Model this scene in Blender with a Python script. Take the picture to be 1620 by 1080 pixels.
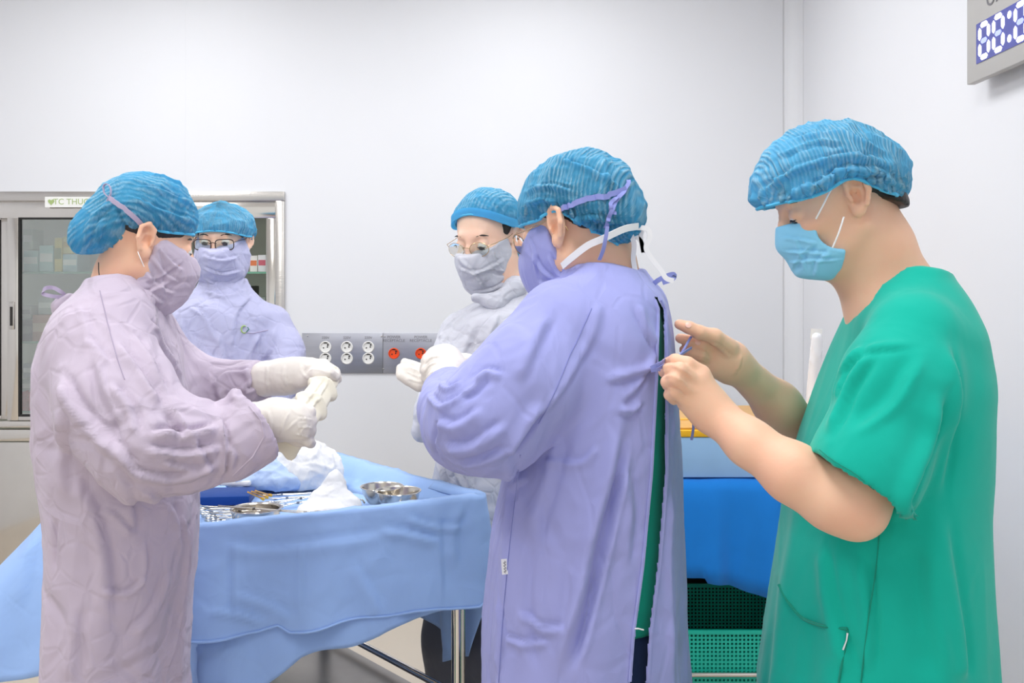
import bpy, bmesh, math, random
import numpy as np
from mathutils import Vector, Matrix, Euler
from mathutils.bvhtree import BVHTree
random.seed(4)
for o in list(bpy.data.objects): bpy.data.objects.remove(o)
C = bpy.context.scene.collection
S = bpy.context.scene
PI = math.pi
FOC = 1500.0; CAMZ = 1.45; HOR = 450.0
# ---------------------------------------------------------------- camera, world, lights, exposure
cam_d = bpy.data.cameras.new('camera'); cam = bpy.data.objects.new('camera', cam_d); C.objects.link(cam)
cam.location = (0, 0, CAMZ); cam.rotation_euler = (PI/2, 0, 0)
cam_d.sensor_width = 36; cam_d.lens = 36*FOC/1620; cam_d.shift_y = -(540-HOR)/1620; cam_d.clip_start = .05
S.camera = cam
S.view_settings.view_transform = 'Standard'; S.view_settings.look = 'None'
S.view_settings.gamma = 1; S.view_settings.use_curve_mapping = False
S.view_settings.exposure = 0.06
w = bpy.data.worlds.new('world'); S.world = w; w.use_nodes = True
w.node_tree.nodes['Background'].inputs[0].default_value = (1, 1, 1, 1)
w.node_tree.nodes['Background'].inputs[1].default_value = 0.84
def area(name, loc, sx, sy, power, col=(1, 1, 1)):
    d = bpy.data.lights.new(name, 'AREA'); d.shape = 'RECTANGLE'; d.size = sx; d.size_y = sy; d.energy = power; d.color = col
    o = bpy.data.objects.new(name, d); C.objects.link(o); o.location = loc; return o
LIGHTS = [(-1.6, .9), (.1, .9), (-1.6, 2.9), (.1, 2.9)]
for lx, ly in LIGHTS: area('ceiling_lamp', (lx, ly, 2.93), .62, 1.22, 14, (.97, .985, 1))
# ---------------------------------------------------------------- helpers
def P(px, py, Y): return Vector(((px-810)/FOC*Y, Y, CAMZ-(py-HOR)/FOC*Y))
def onz(px, py, z): return P(px, py, (CAMZ-z)*FOC/(py-HOR))
def srgb(h):
    h = h.lstrip('#'); c = [int(h[i:i+2], 16)/255 for i in (0, 2, 4)]
    return tuple([x/12.92 if x < .04045 else ((x+.055)/1.055)**2.4 for x in c]+[1])
class NT:
    def __init__(s, name):
        s.m = bpy.data.materials.new(name); s.m.use_nodes = True; s.t = s.m.node_tree
        s.b = s.t.nodes['Principled BSDF']; s.out = s.t.nodes['Material Output']
    def n(s, typ, ins=None, **kw):
        x = s.t.nodes.new(typ)
        for k, v in kw.items(): setattr(x, k, v)
        for k, v in (ins or {}).items():
            if isinstance(v, bpy.types.NodeSocket): s.t.links.new(v, x.inputs[k])
            else: x.inputs[k].default_value = v
        return x
    def l(s, a, b): s.t.links.new(a, b)
    def ramp(s, fac, stops):
        r = s.n('ShaderNodeValToRGB', {0: fac}); e = r.color_ramp.elements
        while len(e) > 1: e.remove(e[-1])
        e[0].position, e[0].color = stops[0]
        for p, c in stops[1:]: q = e.new(p); q.color = c
        return r.outputs[0]
def vary(c, f): return tuple([max(0, min(1, x*f)) for x in c[:3]]+[1])
def plain(name, col, rough=.5, metal=0, var=.04, scale=8, bump=0, bscale=60, emit=0, coat=0, spec=.5, aniso=None):
    t = NT(name); c = srgb(col) if isinstance(col, str) else col
    tc = t.n('ShaderNodeTexCoord').outputs['Object']
    src = tc
    if aniso: src = t.n('ShaderNodeMapping', {0: tc, 'Scale': aniso}).outputs[0]
    nz = t.n('ShaderNodeTexNoise', {'Vector': src, 'Scale': scale, 'Detail': 4})
    t.l(t.ramp(nz.outputs[0], [(.3, vary(c, 1-var)), (.7, vary(c, 1+var))]), t.b.inputs['Base Color'])
    t.b.inputs['Roughness'].default_value = rough; t.b.inputs['Metallic'].default_value = metal
    t.b.inputs['Specular IOR Level'].default_value = spec
    if coat: t.b.inputs['Coat Weight'].default_value = coat
    if bump:
        b = t.n('ShaderNodeTexNoise', {'Vector': src, 'Scale': bscale, 'Detail': 3})
        t.l(t.n('ShaderNodeBump', {'Height': b.outputs[0], 'Strength': bump, 'Distance': .002}).outputs[0], t.b.inputs['Normal'])
    if emit:
        t.b.inputs['Emission Color'].default_value = c; t.b.inputs['Emission Strength'].default_value = emit
    return t.m
def fabric(name, col, var=.05, wr=.5, wscale=9, dist=.02, rough=.85, aniso=(1, 1, 1), trans=0, sheen=.15):
    t = NT(name); c = srgb(col)
    tc = t.n('ShaderNodeTexCoord').outputs['Object']
    mp = t.n('ShaderNodeMapping', {0: tc, 'Scale': aniso}).outputs[0]
    nz = t.n('ShaderNodeTexNoise', {'Vector': mp, 'Scale': 5, 'Detail': 5, 'Distortion': .6})
    t.l(t.ramp(nz.outputs[0], [(.3, vary(c, 1-var)), (.7, vary(c, 1+var))]), t.b.inputs['Base Color'])
    dn = t.n('ShaderNodeTexNoise', {'Vector': mp, 'Scale': 3, 'Detail': 2})
    dv = t.n('ShaderNodeVectorMath', {0: dn.outputs[1], 1: (.16, .16, .16)}, operation='MULTIPLY').outputs[0]
    dv = t.n('ShaderNodeVectorMath', {0: dv, 1: mp}, operation='ADD').outputs[0]
    hs = []
    for sc, cl, wt in ((wscale*.55, .10, 1.0), (wscale*1.3, .12, .45), (wscale*3.0, .12, .16)):
        vo = t.n('ShaderNodeTexVoronoi', {'Vector': dv, 'Scale': sc}, feature='DISTANCE_TO_EDGE').outputs[0]
        mr = t.n('ShaderNodeMapRange', {0: vo, 1: 0, 2: cl, 3: 0, 4: wt}, interpolation_type='SMOOTHSTEP').outputs[0]
        hs.append(t.n('ShaderNodeMath', {0: mr, 1: t.n('ShaderNodeTexNoise', {'Vector': mp, 'Scale': sc*.7}).outputs[0]}, operation='MULTIPLY').outputs[0])
    sm = t.n('ShaderNodeMath', {0: hs[0], 1: hs[1]}, operation='ADD').outputs[0]
    sm = t.n('ShaderNodeMath', {0: sm, 1: hs[2]}, operation='ADD').outputs[0]
    sm = t.n('ShaderNodeMath', {0: sm, 1: .2}, operation='MULTIPLY').outputs[0]
    b1 = t.n('ShaderNodeBump', {'Height': sm, 'Strength': wr, 'Distance': dist})
    wv = t.n('ShaderNodeTexNoise', {'Vector': tc, 'Scale': 700, 'Detail': 1})
    b2 = t.n('ShaderNodeBump', {'Height': wv.outputs[0], 'Strength': .12, 'Distance': .0006, 'Normal': b1.outputs[0]})
    t.l(b2.outputs[0], t.b.inputs['Normal'])
    t.b.inputs['Roughness'].default_value = rough; t.b.inputs['Specular IOR Level'].default_value = .2
    t.b.inputs['Sheen Weight'].default_value = sheen; t.b.inputs['Sheen Roughness'].default_value = .5
    if trans:
        tr = t.n('ShaderNodeBsdfTranslucent', {'Color': c, 'Normal': b2.outputs[0]})
        mx = t.n('ShaderNodeMixShader', {0: trans, 1: t.b.outputs[0], 2: tr.outputs[0]})
        t.l(mx.outputs[0], t.out.inputs[0])
    return t.m
def skin(name, col, red='#D98A78'):
    t = NT(name); c = srgb(col); r = srgb(red)
    tc = t.n('ShaderNodeTexCoord').outputs['Object']
    nz = t.n('ShaderNodeTexNoise', {'Vector': tc, 'Scale': 14, 'Detail': 4})
    mix = tuple([c[i]*.6+r[i]*.4 for i in range(3)]+[1])
    t.l(t.ramp(nz.outputs[0], [(.35, c), (.75, mix)]), t.b.inputs['Base Color'])
    t.b.inputs['Roughness'].default_value = .5; t.b.inputs['Specular IOR Level'].default_value = .35
    t.b.inputs['Subsurface Weight'].default_value = .25; t.b.inputs['Subsurface Radius'].default_value = (.012, .005, .003)
    t.b.inputs['Subsurface Scale'].default_value = .6
    n2 = t.n('ShaderNodeTexNoise', {'Vector': tc, 'Scale': 260, 'Detail': 2})
    t.l(t.n('ShaderNodeBump', {'Height': n2.outputs[0], 'Strength': .15, 'Distance': .001}).outputs[0], t.b.inputs['Normal'])
    return t.m
def capmat(name, col, light, dens=.5, rib=1.0):
    # crinkled non-woven cap cloth: thin, see-through where seen square on, denser along its pleats and edges
    t = NT(name); c = srgb(col); lc = srgb(light)
    uv = t.n('ShaderNodeUVMap').outputs[0]
    wv = t.n('ShaderNodeTexWave', {'Vector': uv, 'Scale': 11.0, 'Distortion': 2.2, 'Detail': 3, 'Detail Scale': 2.2, 'Detail Roughness': .65}, wave_type='BANDS', bands_direction='X')
    cr = t.n('ShaderNodeTexNoise', {'Vector': t.n('ShaderNodeMapping', {0: uv, 'Scale': (14, 55, 14)}).outputs[0], 'Scale': 1.3, 'Detail': 3, 'Roughness': .6})
    big = t.n('ShaderNodeTexNoise', {'Vector': uv, 'Scale': 3.2, 'Detail': 5, 'Distortion': 2.0, 'Roughness': .6})
    rg = t.n('ShaderNodeMath', {0: big.outputs[0], 1: .5}, operation='SUBTRACT').outputs[0]
    rg = t.n('ShaderNodeMath', {0: rg}, operation='ABSOLUTE').outputs[0]
    rg = t.n('ShaderNodeMapRange', {0: rg, 1: 0.0, 2: .045, 3: 1.0, 4: 0.0}).outputs[0]          # fine bright crease lines
    wb_ = t.n('ShaderNodeMapRange', {0: big.outputs[0], 1: .38, 2: .62, 3: .25, 4: 1.0}).outputs[0]
    h = t.n('ShaderNodeMath', {0: wv.outputs[1], 1: cr.outputs[0]}, operation='MULTIPLY').outputs[0]
    h = t.n('ShaderNodeMath', {0: h, 1: wb_}, operation='MULTIPLY').outputs[0]
    h = t.n('ShaderNodeMath', {0: h, 1: rib}, operation='MULTIPLY').outputs[0]
    h2 = t.n('ShaderNodeMath', {0: rg, 1: .16}, operation='MULTIPLY').outputs[0]
    h2 = t.n('ShaderNodeMath', {0: h2, 1: h}, operation='ADD').outputs[0]
    lw = t.n('ShaderNodeLayerWeight', {0: .35}).outputs[1]
    e2 = t.n('ShaderNodeMath', {0: lw, 1: .75}, operation='MULTIPLY').outputs[0]
    sm = t.n('ShaderNodeMath', {0: h2, 1: e2}, operation='ADD', use_clamp=True).outputs[0]
    col_ = t.ramp(h2, [(.05, c), (.85, lc)]); t.l(col_, t.b.inputs['Base Color'])
    b = t.n('ShaderNodeBump', {'Height': h2, 'Strength': .9, 'Distance': .006}); t.l(b.outputs[0], t.b.inputs['Normal'])
    t.b.inputs['Roughness'].default_value = .6; t.b.inputs['Specular IOR Level'].default_value = .3
    tr = t.n('ShaderNodeBsdfTranslucent', {'Color': col_})
    m1 = t.n('ShaderNodeMixShader', {0: .5, 1: t.b.outputs[0], 2: tr.outputs[0]})
    tp = t.n('ShaderNodeBsdfTransparent', {'Color': (.62, .9, 1, 1)})
    al = t.n('ShaderNodeMapRange', {0: sm, 1: .0, 2: .7, 3: dens, 4: .97}).outputs[0]
    m2 = t.n('ShaderNodeMixShader', {0: al, 1: tp.outputs[0], 2: m1.outputs[0]})
    t.l(m2.outputs[0], t.out.inputs[0])
    return t.m
# numpy noise
_T = np.random.RandomState(7).rand(4096).astype(np.float32)
def vn(p):
    f = np.floor(p); i = f.astype(np.int64); u = (p-f); u = u*u*(3-2*u); r = 0
    def h(a, b, c): return _T[((i[:, 0]+a)*73856093 ^ (i[:, 1]+b)*19349663 ^ (i[:, 2]+c)*83492791) & 4095]
    x0 = 1-u[:, 0]; x1 = u[:, 0]; y0 = 1-u[:, 1]; y1 = u[:, 1]; z0 = 1-u[:, 2]; z1 = u[:, 2]
    return ((h(0,0,0)*x0+h(1,0,0)*x1)*y0+(h(0,1,0)*x0+h(1,1,0)*x1)*y1)*z0+((h(0,0,1)*x0+h(1,0,1)*x1)*y0+(h(0,1,1)*x0+h(1,1,1)*x1)*y1)*z1
def wrinkle(p, s, seed=0, an=(1, 1, 1)):
    q = p*np.array(an)*s+seed*13.7
    w1 = np.stack([vn(q*.5+5), vn(q*.5+17), vn(q*.5+31)], 1)
    q = q+w1*1.6
    r = 1-np.abs(2*vn(q)-1); r2 = 1-np.abs(2*vn(q*2.1+9)-1)
    return r**3*.7+r2**3*.3-.3
# ---------------------------------------------------------------- distance fields
def smin(a, b, k):
    if k <= 0: return np.minimum(a, b)
    h = np.maximum(k-np.abs(a-b), 0)/k
    return np.minimum(a, b)-h*h*k*.25
def tocs(v): return np.array(v, dtype=np.float32)
class Fld:
    def __init__(s): s.ops = []
    def cap(s, a, b, ra, rb=None, k=.02, mode='u', flat=None):
        rb = ra if rb is None else rb; a = tocs(a); b = tocs(b); ba = b-a; L2 = float(ba@ba)+1e-9
        fl = None
        if flat is not None:
            n, q = flat; n = Vector(n).normalized(); fl = (tocs(n), q)
        def f(p):
            pa = p-a
            if fl is not None:
                dn = pa@fl[0]-0
                h = np.clip((pa@ba)/L2, 0, 1); v = pa-h[:, None]*ba
                vn_ = v@fl[0]; v = v+(vn_*(fl[1]-1))[:, None]*fl[0]
                return (np.sqrt((v*v).sum(1))-(ra+(rb-ra)*h))/max(1, fl[1]*.6)
            h = np.clip((pa@ba)/L2, 0, 1)
            v = pa-h[:, None]*ba
            return np.sqrt((v*v).sum(1))-(ra+(rb-ra)*h)
        s.ops.append((mode, f, k)); return s
    def chain(s, pts, rs, k=.02, mode='u', flat=None):
        for i in range(len(pts)-1): s.cap(pts[i], pts[i+1], rs[i], rs[i+1], k, mode, flat)
        return s
    def ell(s, c, r, R=None, k=.02, mode='u'):
        c = tocs(c); r = tocs(r); R = tocs(R.to_3x3()) if R is not None else None
        def f(p):
            q = p-c
            if R is not None: q = q@R
            a = np.sqrt(((q/r)**2).sum(1)); b = np.sqrt(((q/(r*r))**2).sum(1))+1e-9
            return a*(a-1)/b
        s.ops.append((mode, f, k)); return s
    def loft(s, rows, k=.02, mode='u', mod=None, pw=2.0):
        # rows: (z, cx, cy, rx, ry) top to bottom or reverse
        rows = sorted(rows); A = np.array(rows, dtype=np.float32)
        zz = np.linspace(A[0, 0], A[-1, 0], 200); T = [np.interp(zz, A[:, 0], A[:, j]) for j in range(1, 5)]
        ker = np.hanning(17); ker /= ker.sum()
        T = [np.convolve(np.pad(t, 8, mode='edge'), ker, 'valid') for t in T]
        def f(p):
            z = p[:, 2]; cx, cy, rx, ry = [np.interp(z, zz, t) for t in T]
            x = (p[:, 0]-cx); y = (p[:, 1]-cy)
            if pw == 2.0:
                a = np.sqrt((x/rx)**2+(y/ry)**2); b = np.sqrt((x/rx**2)**2+(y/ry**2)**2)+1e-6
                d = a*(a-1)/b
            else:
                a = ((np.abs(x)/rx)**pw+(np.abs(y)/ry)**pw)**(1/pw); d = (a-1)*np.minimum(rx, ry)
            if mod is not None: d = d-mod(np.arctan2(y, x), z)
            return np.maximum(d, np.maximum(z-A[-1, 0], A[0, 0]-z))
        s.ops.append((mode, f, k)); return s
    def plane(s, pt, n, k=.0):   # keep the side opposite to n
        pt = tocs(pt); n = tocs(Vector(n).normalized())
        s.ops.append(('i', lambda p: (p-pt)@n, k)); return s
    def fn(s, f, mode='u', k=.0): s.ops.append((mode, f, k)); return s
    def __call__(s, p):
        d = None
        for m, f, k in s.ops:
            e = f(p)
            if d is None: d = e
            elif m == 'u': d = smin(d, e, k)
            elif m == 's': d = -smin(-d, e, k)
            elif m == 'i': d = -smin(-d, -e, k)
        return d
def axis(segs):
    out = []
    for a, b, h in segs: out += list(np.arange(a, b-1e-6, h))
    out.append(segs[-1][1]); return np.array(out, dtype=np.float32)
def nets(F, sx, sy, sz, smooth=1, B=5):
    X, Y, Z = [axis(q) if isinstance(q, list) else axis([q]) for q in (sx, sy, sz)]
    def pad(A):
        n = (-len(A)) % B
        st = A[-1]-A[-2]; return np.concatenate([A, A[-1]+st*np.arange(1, n+1)]).astype(np.float32)
    X, Y, Z = pad(X), pad(Y), pad(Z); n = (len(X), len(Y), len(Z)); nb = [q//B for q in n]
    def cen(A): a = A.reshape(-1, B); return (a[:, 0]+a[:, -1])/2, (a[:, -1]-a[:, 0])/2+(A[1]-A[0])
    (cx, hx), (cy, hy), (cz, hz) = cen(X), cen(Y), cen(Z)
    G = np.stack(np.meshgrid(cx, cy, cz, indexing='ij'), -1).reshape(-1, 3)
    H = np.sqrt(hx[:, None, None]**2+hy[None, :, None]**2+hz[None, None, :]**2).reshape(-1)
    d = F(G); keep = np.abs(d) < H*1.25+.008
    V = np.where(d < 0, -1., 1.).reshape(nb).astype(np.float32)
    V = V.repeat(B, 0).repeat(B, 1).repeat(B, 2)
    kb = np.argwhere(keep.reshape(nb)); off = np.stack(np.meshgrid(*[np.arange(B)]*3, indexing='ij'), -1).reshape(-1, 3)
    for c0 in range(0, len(kb), 3000):
        I = (kb[c0:c0+3000, None, :]*B+off[None]).reshape(-1, 3)
        p = np.stack([X[I[:, 0]], Y[I[:, 1]], Z[I[:, 2]]], 1)
        V[I[:, 0], I[:, 1], I[:, 2]] = F(p)
    s = V < 0
    m = np.zeros([q-1 for q in n], dtype=np.uint8)
    for a in (0, 1):
        for b in (0, 1):
            for c in (0, 1): m += s[a:n[0]-1+a, b:n[1]-1+b, c:n[2]-1+c]
    act = np.argwhere((m > 0) & (m < 8)); idx = -np.ones(m.shape, dtype=np.int64); idx[act[:, 0], act[:, 1], act[:, 2]] = np.arange(len(act))
    acc = np.zeros((len(act), 3)); cnt = np.zeros(len(act))
    cs = [(a, b, c) for a in (0, 1) for b in (0, 1) for c in (0, 1)]
    val = {q: V[act[:, 0]+q[0], act[:, 1]+q[1], act[:, 2]+q[2]] for q in cs}
    pos = {q: np.stack([X[act[:, 0]+q[0]], Y[act[:, 1]+q[1]], Z[act[:, 2]+q[2]]], 1) for q in cs}
    for q in cs:
        for ax in range(3):
            if q[ax] == 0:
                r = list(q); r[ax] = 1; r = tuple(r)
                a, b = val[q], val[r]; x = (a < 0) != (b < 0)
                t = np.where(x, a/(a-b+1e-12), 0)
                acc += np.where(x[:, None], pos[q]+(pos[r]-pos[q])*t[:, None], 0); cnt += x
    vs = acc/cnt[:, None]
    fs = []
    for ax in range(3):
        sl0 = [slice(None)]*3; sl1 = [slice(None)]*3; sl0[ax] = slice(0, -1); sl1[ax] = slice(1, None)
        E = np.argwhere(s[tuple(sl0)] != s[tuple(sl1)])
        o1, o2 = [q for q in range(3) if q != ax]
        E = E[(E[:, o1] > 0) & (E[:, o2] > 0) & (E[:, o1] < n[o1]-1) & (E[:, o2] < n[o2]-1)]
        ins = s[E[:, 0], E[:, 1], E[:, 2]]
        def g(d1, d2):
            c = E.copy(); c[:, o1] -= d1; c[:, o2] -= d2; return idx[c[:, 0], c[:, 1], c[:, 2]]
        q = np.stack([g(1, 1), g(0, 1), g(0, 0), g(1, 0)], 1)
        flip = ins if ax != 1 else ~ins
        q[~flip] = q[~flip][:, ::-1]; fs.append(q)
    fs = np.concatenate(fs); fs = fs[(fs >= 0).all(1)]
    for _ in range(smooth):
        a = fs.reshape(-1); b = np.roll(fs, 1, 1).reshape(-1); N = len(vs)
        c = np.bincount(a, minlength=N)+np.bincount(b, minlength=N)+1e-9
        nv = np.stack([(np.bincount(a, vs[b, j], N)+np.bincount(b, vs[a, j], N))/c for j in range(3)], 1)
        vs = np.where(c[:, None] > 1, vs*.45+nv*.55, vs)
    return vs, fs
def vnorm(vs, fs):
    a, b, c, d = [vs[fs[:, i]] for i in range(4)]
    nf = np.cross(c-a, d-b); out = np.zeros_like(vs)
    for i in range(4):
        for j in range(3): out[:, j] += np.bincount(fs[:, i], nf[:, j], len(vs))
    return out/(np.linalg.norm(out, axis=1)[:, None]+1e-12)
def fold(vs, fs, folds, bvh=None):
    # each fold: (pixel polyline on this surface, width m, height m): a ridge with a sharp valley beside it
    if not folds: return vs
    bvh = BVHTree.FromPolygons(vs.tolist(), fs.tolist()); N = vnorm(vs, fs); out = vs.copy(); O = Vector((0, 0, CAMZ))
    for pts, w, a in folds:
        q = []
        for i in range(len(pts)-1):
            for t in (0, .25, .5, .75): q.append([pts[i][j]+(pts[i+1][j]-pts[i][j])*t for j in (0, 1)])
        q.append(pts[-1]); hit = []
        for x, y in q:
            h = bvh.ray_cast(O, (P(x, y, 1)-O).normalized())
            if h[0] is not None: hit.append((h[0], h[1]))
        if len(hit) < 3: continue
        q = np.array([h[0] for h in hit])
        q[1:-1] = (q[:-2]+2*q[1:-1]+q[2:])/4
        lo = q.min(0)-4*w; hi = q.max(0)+4*w
        ids = np.where(((vs > lo) & (vs < hi)).all(1))[0]
        if not len(ids): continue
        p = vs[ids]; best = np.full(len(ids), 1e9); sg = np.zeros(len(ids)); tt = np.zeros(len(ids))
        for i in range(len(q)-1):
            ba = q[i+1]-q[i]
            if ba@ba > .12**2: continue
            pa = p-q[i]; h = np.clip(pa@ba/(ba@ba+1e-9), 0, 1); v = pa-h[:, None]*ba; dd = np.linalg.norm(v, axis=1)
            m = dd < best; best[m] = dd[m]
            side = np.einsum('ij,ij->i', np.cross(np.broadcast_to(ba, p.shape), N[ids]), v)
            sg[m] = np.sign(side[m]); tt[m] = (i+h[m])/(len(q)-1)
        sd = best*sg; tp = np.clip(np.minimum(tt, 1-tt)*5, 0, 1); tp = tp*tp*(3-2*tp)*.9+.1
        dis = a*tp*(1.15*np.exp(-((sd-1.2*w)/(1.15*w))**2)-.95*np.exp(-(sd/(.6*w))**2))
        dis[best > 5*w] = 0
        out[ids] += N[ids]*dis[:, None]
    return out
def link(name, me, mat, parent=None, smooth=True):
    o = bpy.data.objects.new(name, me); C.objects.link(o)
    if mat is not None: me.materials.append(mat)
    if smooth: me.shade_smooth()
    if parent is not None:
        o.parent = parent
        me.transform(Matrix.Translation(-parent_loc(parent)))
    return o
def parent_loc(o):
    v = Vector(o.location)
    if o.parent is not None: v = v+parent_loc(o.parent)
    return v
def meshnp(name, vs, fs, mat, parent=None):
    me = bpy.data.meshes.new(name); me.vertices.add(len(vs)); me.vertices.foreach_set('co', vs.astype(np.float32).ravel())
    me.loops.add(fs.size); me.loops.foreach_set('vertex_index', fs.astype(np.int32).ravel())
    me.polygons.add(len(fs)); me.polygons.foreach_set('loop_start', np.arange(0, fs.size, fs.shape[1], dtype=np.int32))
    me.update(calc_edges=True); me.validate()
    return link(name, me, mat, parent)
def sculpt(name, F, sx, sy, sz, mat, parent=None, smooth=1, folds=None, wr=None, drop=None):
    vs, fs = nets(F, sx, sy, sz, smooth)
    if wr:
        N = vnorm(vs, fs)
        for amp, sc, seed, an in wr:
            vs = vs+N*(wrinkle(vs, sc, seed, an)*amp)[:, None]
    vs = fold(vs, fs, folds)
    if drop is not None:
        cc = vs[fs].mean(1); fs = fs[~drop(cc)]
    return meshnp(name, vs, fs, mat, parent)
def fromlist(name, vs, fs, mat, parent=None, smooth=True):
    me = bpy.data.meshes.new(name); me.from_pydata([tuple(v) for v in vs], [], fs); me.update()
    return link(name, me, mat, parent, smooth)
class MB:
    def __init__(s): s.v = []; s.f = []
    def box(s, lo, hi, M=None, bev=0):
        x0, y0, z0 = lo; x1, y1, z1 = hi; n = len(s.v)
        bm = bmesh.new(); bmesh.ops.create_cube(bm, size=1)
        for v in bm.verts: v.co = Vector(((x0+x1)/2+v.co.x*(x1-x0), (y0+y1)/2+v.co.y*(y1-y0), (z0+z1)/2+v.co.z*(z1-z0)))
        if bev: bmesh.ops.bevel(bm, geom=list(bm.edges), offset=bev, segments=2, affect='EDGES', profile=.5)
        bm.verts.index_update()
        for v in bm.verts: s.v.append(M @ v.co if M else v.co.copy())
        for f in bm.faces: s.f.append([n+v.index for v in f.verts])
        bm.free(); return s
    def tube(s, pts, r, seg=8, flat=None, caps=True, closed=False):
        pts = [Vector(p) for p in pts]; n0 = len(s.v); rs = r if isinstance(r, (list, tuple)) else [r]*len(pts); m = len(pts)
        up = None
        for i, p in enumerate(pts):
            if closed: t = pts[(i+1) % m]-pts[i-1]
            else: t = pts[min(i+1, m-1)]-pts[max(i-1, 0)]
            t.normalize()
            if up is None: up = Vector((0, 0, 1)) if abs(t.z) < .9 else Vector((1, 0, 0))
            up = up-t*up.dot(t)
            if up.length < 1e-4: up = t.orthogonal()
            up.normalize(); sd = t.cross(up)
            for j in range(seg):
                a = 2*PI*j/seg; q = (flat if flat else 1)
                s.v.append(p+sd*math.cos(a)*rs[i]+up*math.sin(a)*rs[i]*q)
        for i in range(m if closed else m-1):
            i2 = (i+1) % m
            for j in range(seg):
                k = (j+1) % seg
                s.f.append([n0+i*seg+j, n0+i*seg+k, n0+i2*seg+k, n0+i2*seg+j])
        if caps and not closed:
            s.f.append([n0+j for j in range(seg)][::-1]); s.f.append([n0+(m-1)*seg+j for j in range(seg)])
        return s
    def lathe(s, prof, c=(0, 0, 0), seg=32, R=None):
        n0 = len(s.v); c = Vector(c)
        for r, z in prof:
            for j in range(seg):
                a = 2*PI*j/seg; v = Vector((r*math.cos(a), r*math.sin(a), z))
                if R: v = R @ v
                s.v.append(c+v)
        for i in range(len(prof)-1):
            for j in range(seg):
                k = (j+1) % seg; s.f.append([n0+i*seg+j, n0+i*seg+k, n0+(i+1)*seg+k, n0+(i+1)*seg+j])
        for i in (0, len(prof)-1):
            if prof[i][0] > 1e-5: s.f.append([n0+i*seg+j for j in range(seg)])
        return s
    def ribbon(s, pts, w, side, th=.0008):
        # flat band: centre line pts, width w, side = direction(s) across
        pts = [Vector(p) for p in pts]; n0 = len(s.v); m = len(pts)
        for i, p in enumerate(pts):
            t = (pts[min(i+1, m-1)]-pts[max(i-1, 0)]).normalized()
            sd = Vector(side[i] if isinstance(side, list) else side); sd = (sd-t*sd.dot(t)).normalized(); nn = t.cross(sd)
            ww = w[i] if isinstance(w, (list, tuple)) else w
            for a, b in ((-1, -1), (1, -1), (1, 1), (-1, 1)): s.v.append(p+sd*a*ww/2+nn*b*th)
        for i in range(m-1):
            for j in range(4):
                k = (j+1) % 4; s.f.append([n0+i*4+j, n0+i*4+k, n0+(i+1)*4+k, n0+(i+1)*4+j])
        s.f.append([n0, n0+1, n0+2, n0+3]); e = n0+(m-1)*4; s.f.append([e+3, e+2, e+1, e])
        return s
    def poly(s, vs, f): n = len(s.v); s.v += [Vector(v) for v in vs]; s.f += [[n+i for i in g] for g in f]; return s
    def obj(s, name, mat, parent=None, smooth=True):
        o = fromlist(name, s.v, s.f, mat, parent, smooth)
        if smooth:
            try: o.data.set_sharp_from_angle(angle=math.radians(40))
            except Exception: pass
        return o
def curve(pts, n=6):
    pts = [Vector(p) for p in pts]; out = []
    for i in range(len(pts)-1):
        p0 = pts[max(i-1, 0)]; p1 = pts[i]; p2 = pts[i+1]; p3 = pts[min(i+2, len(pts)-1)]
        for k in range(n):
            t = k/n; out.append(.5*((2*p1)+(p2-p0)*t+(2*p0-5*p1+4*p2-p3)*t*t+(3*p1-p0-3*p2+p3)*t**3))
    out.append(pts[-1]); return out
def thing(name, label, cat, loc=(0, 0, 0), group=None):
    o = bpy.data.objects.new(name, None); C.objects.link(o); o.location = loc; o.empty_display_size = .05
    return tag(o, label, cat, group)
def tag(o, label, cat, group=None):
    o['label'] = label; o['category'] = cat
    if group: o['group'] = group
    return o
def struct(o): o['kind'] = 'structure'; return o
def lab(o, l): o['label'] = l; return o
def dup(root, loc=None, rot=None, label=None, group=None):
    r = root.copy(); C.objects.link(r)
    if loc is not None: r.location = loc
    if rot is not None: r.rotation_euler = rot
    if label: r['label'] = label
    if group: r['group'] = group
    for ch in list(root.children):
        c = ch.copy(); C.objects.link(c); c.parent = r
        for g in list(ch.children): d = g.copy(); C.objects.link(d); d.parent = c
    return r
def text(name, body, size, mat, loc, rot, parent=None, ext=.0004, align='CENTER', sx=1):
    cu = bpy.data.curves.new(name, 'FONT'); cu.body = body; cu.size = size; cu.extrude = ext; cu.align_x = align; cu.align_y = 'CENTER'
    o = bpy.data.objects.new(name, cu); C.objects.link(o)
    dg = bpy.context.evaluated_depsgraph_get(); me = bpy.data.meshes.new_from_object(o.evaluated_get(dg))
    bpy.data.objects.remove(o)
    me.transform(Matrix.LocRotScale(Vector(loc), Euler(rot), Vector((sx, 1, 1))))
    return link(name, me, mat, parent, False)
# ---------------------------------------------------------------- materials
def wallmat():
    t = NT('wall_paint'); tc = t.n('ShaderNodeTexCoord').outputs['Object']
    nz = t.n('ShaderNodeTexNoise', {'Vector': tc, 'Scale': 1.2, 'Detail': 2})
    t.l(t.ramp(nz.outputs[0], [(.3, srgb('#E6E7EB')), (.7, srgb('#E9EAEE'))]), t.b.inputs['Base Color'])
    t.b.inputs['Roughness'].default_value = .42; t.b.inputs['Specular IOR Level'].default_value = .3
    return t.m
M_wall = wallmat()
M_floor = plain('floor_vinyl', '#D8CCBC', .28, var=.03, scale=3)
M_ceil = plain('ceiling_paint', '#EDEDEE', .7, var=.01)
M_lamp = plain('lamp_diffuser', '#FFFFFF', .5, emit=3.0, var=0)
M_steel = plain('brushed_steel', '#CFCBC6', .24, 1, var=.06, scale=5, bump=.12, bscale=30, aniso=(1, 1, 30))
M_steelp = plain('polished_steel', '#DAD6D0', .12, 1, var=.03)
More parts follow.
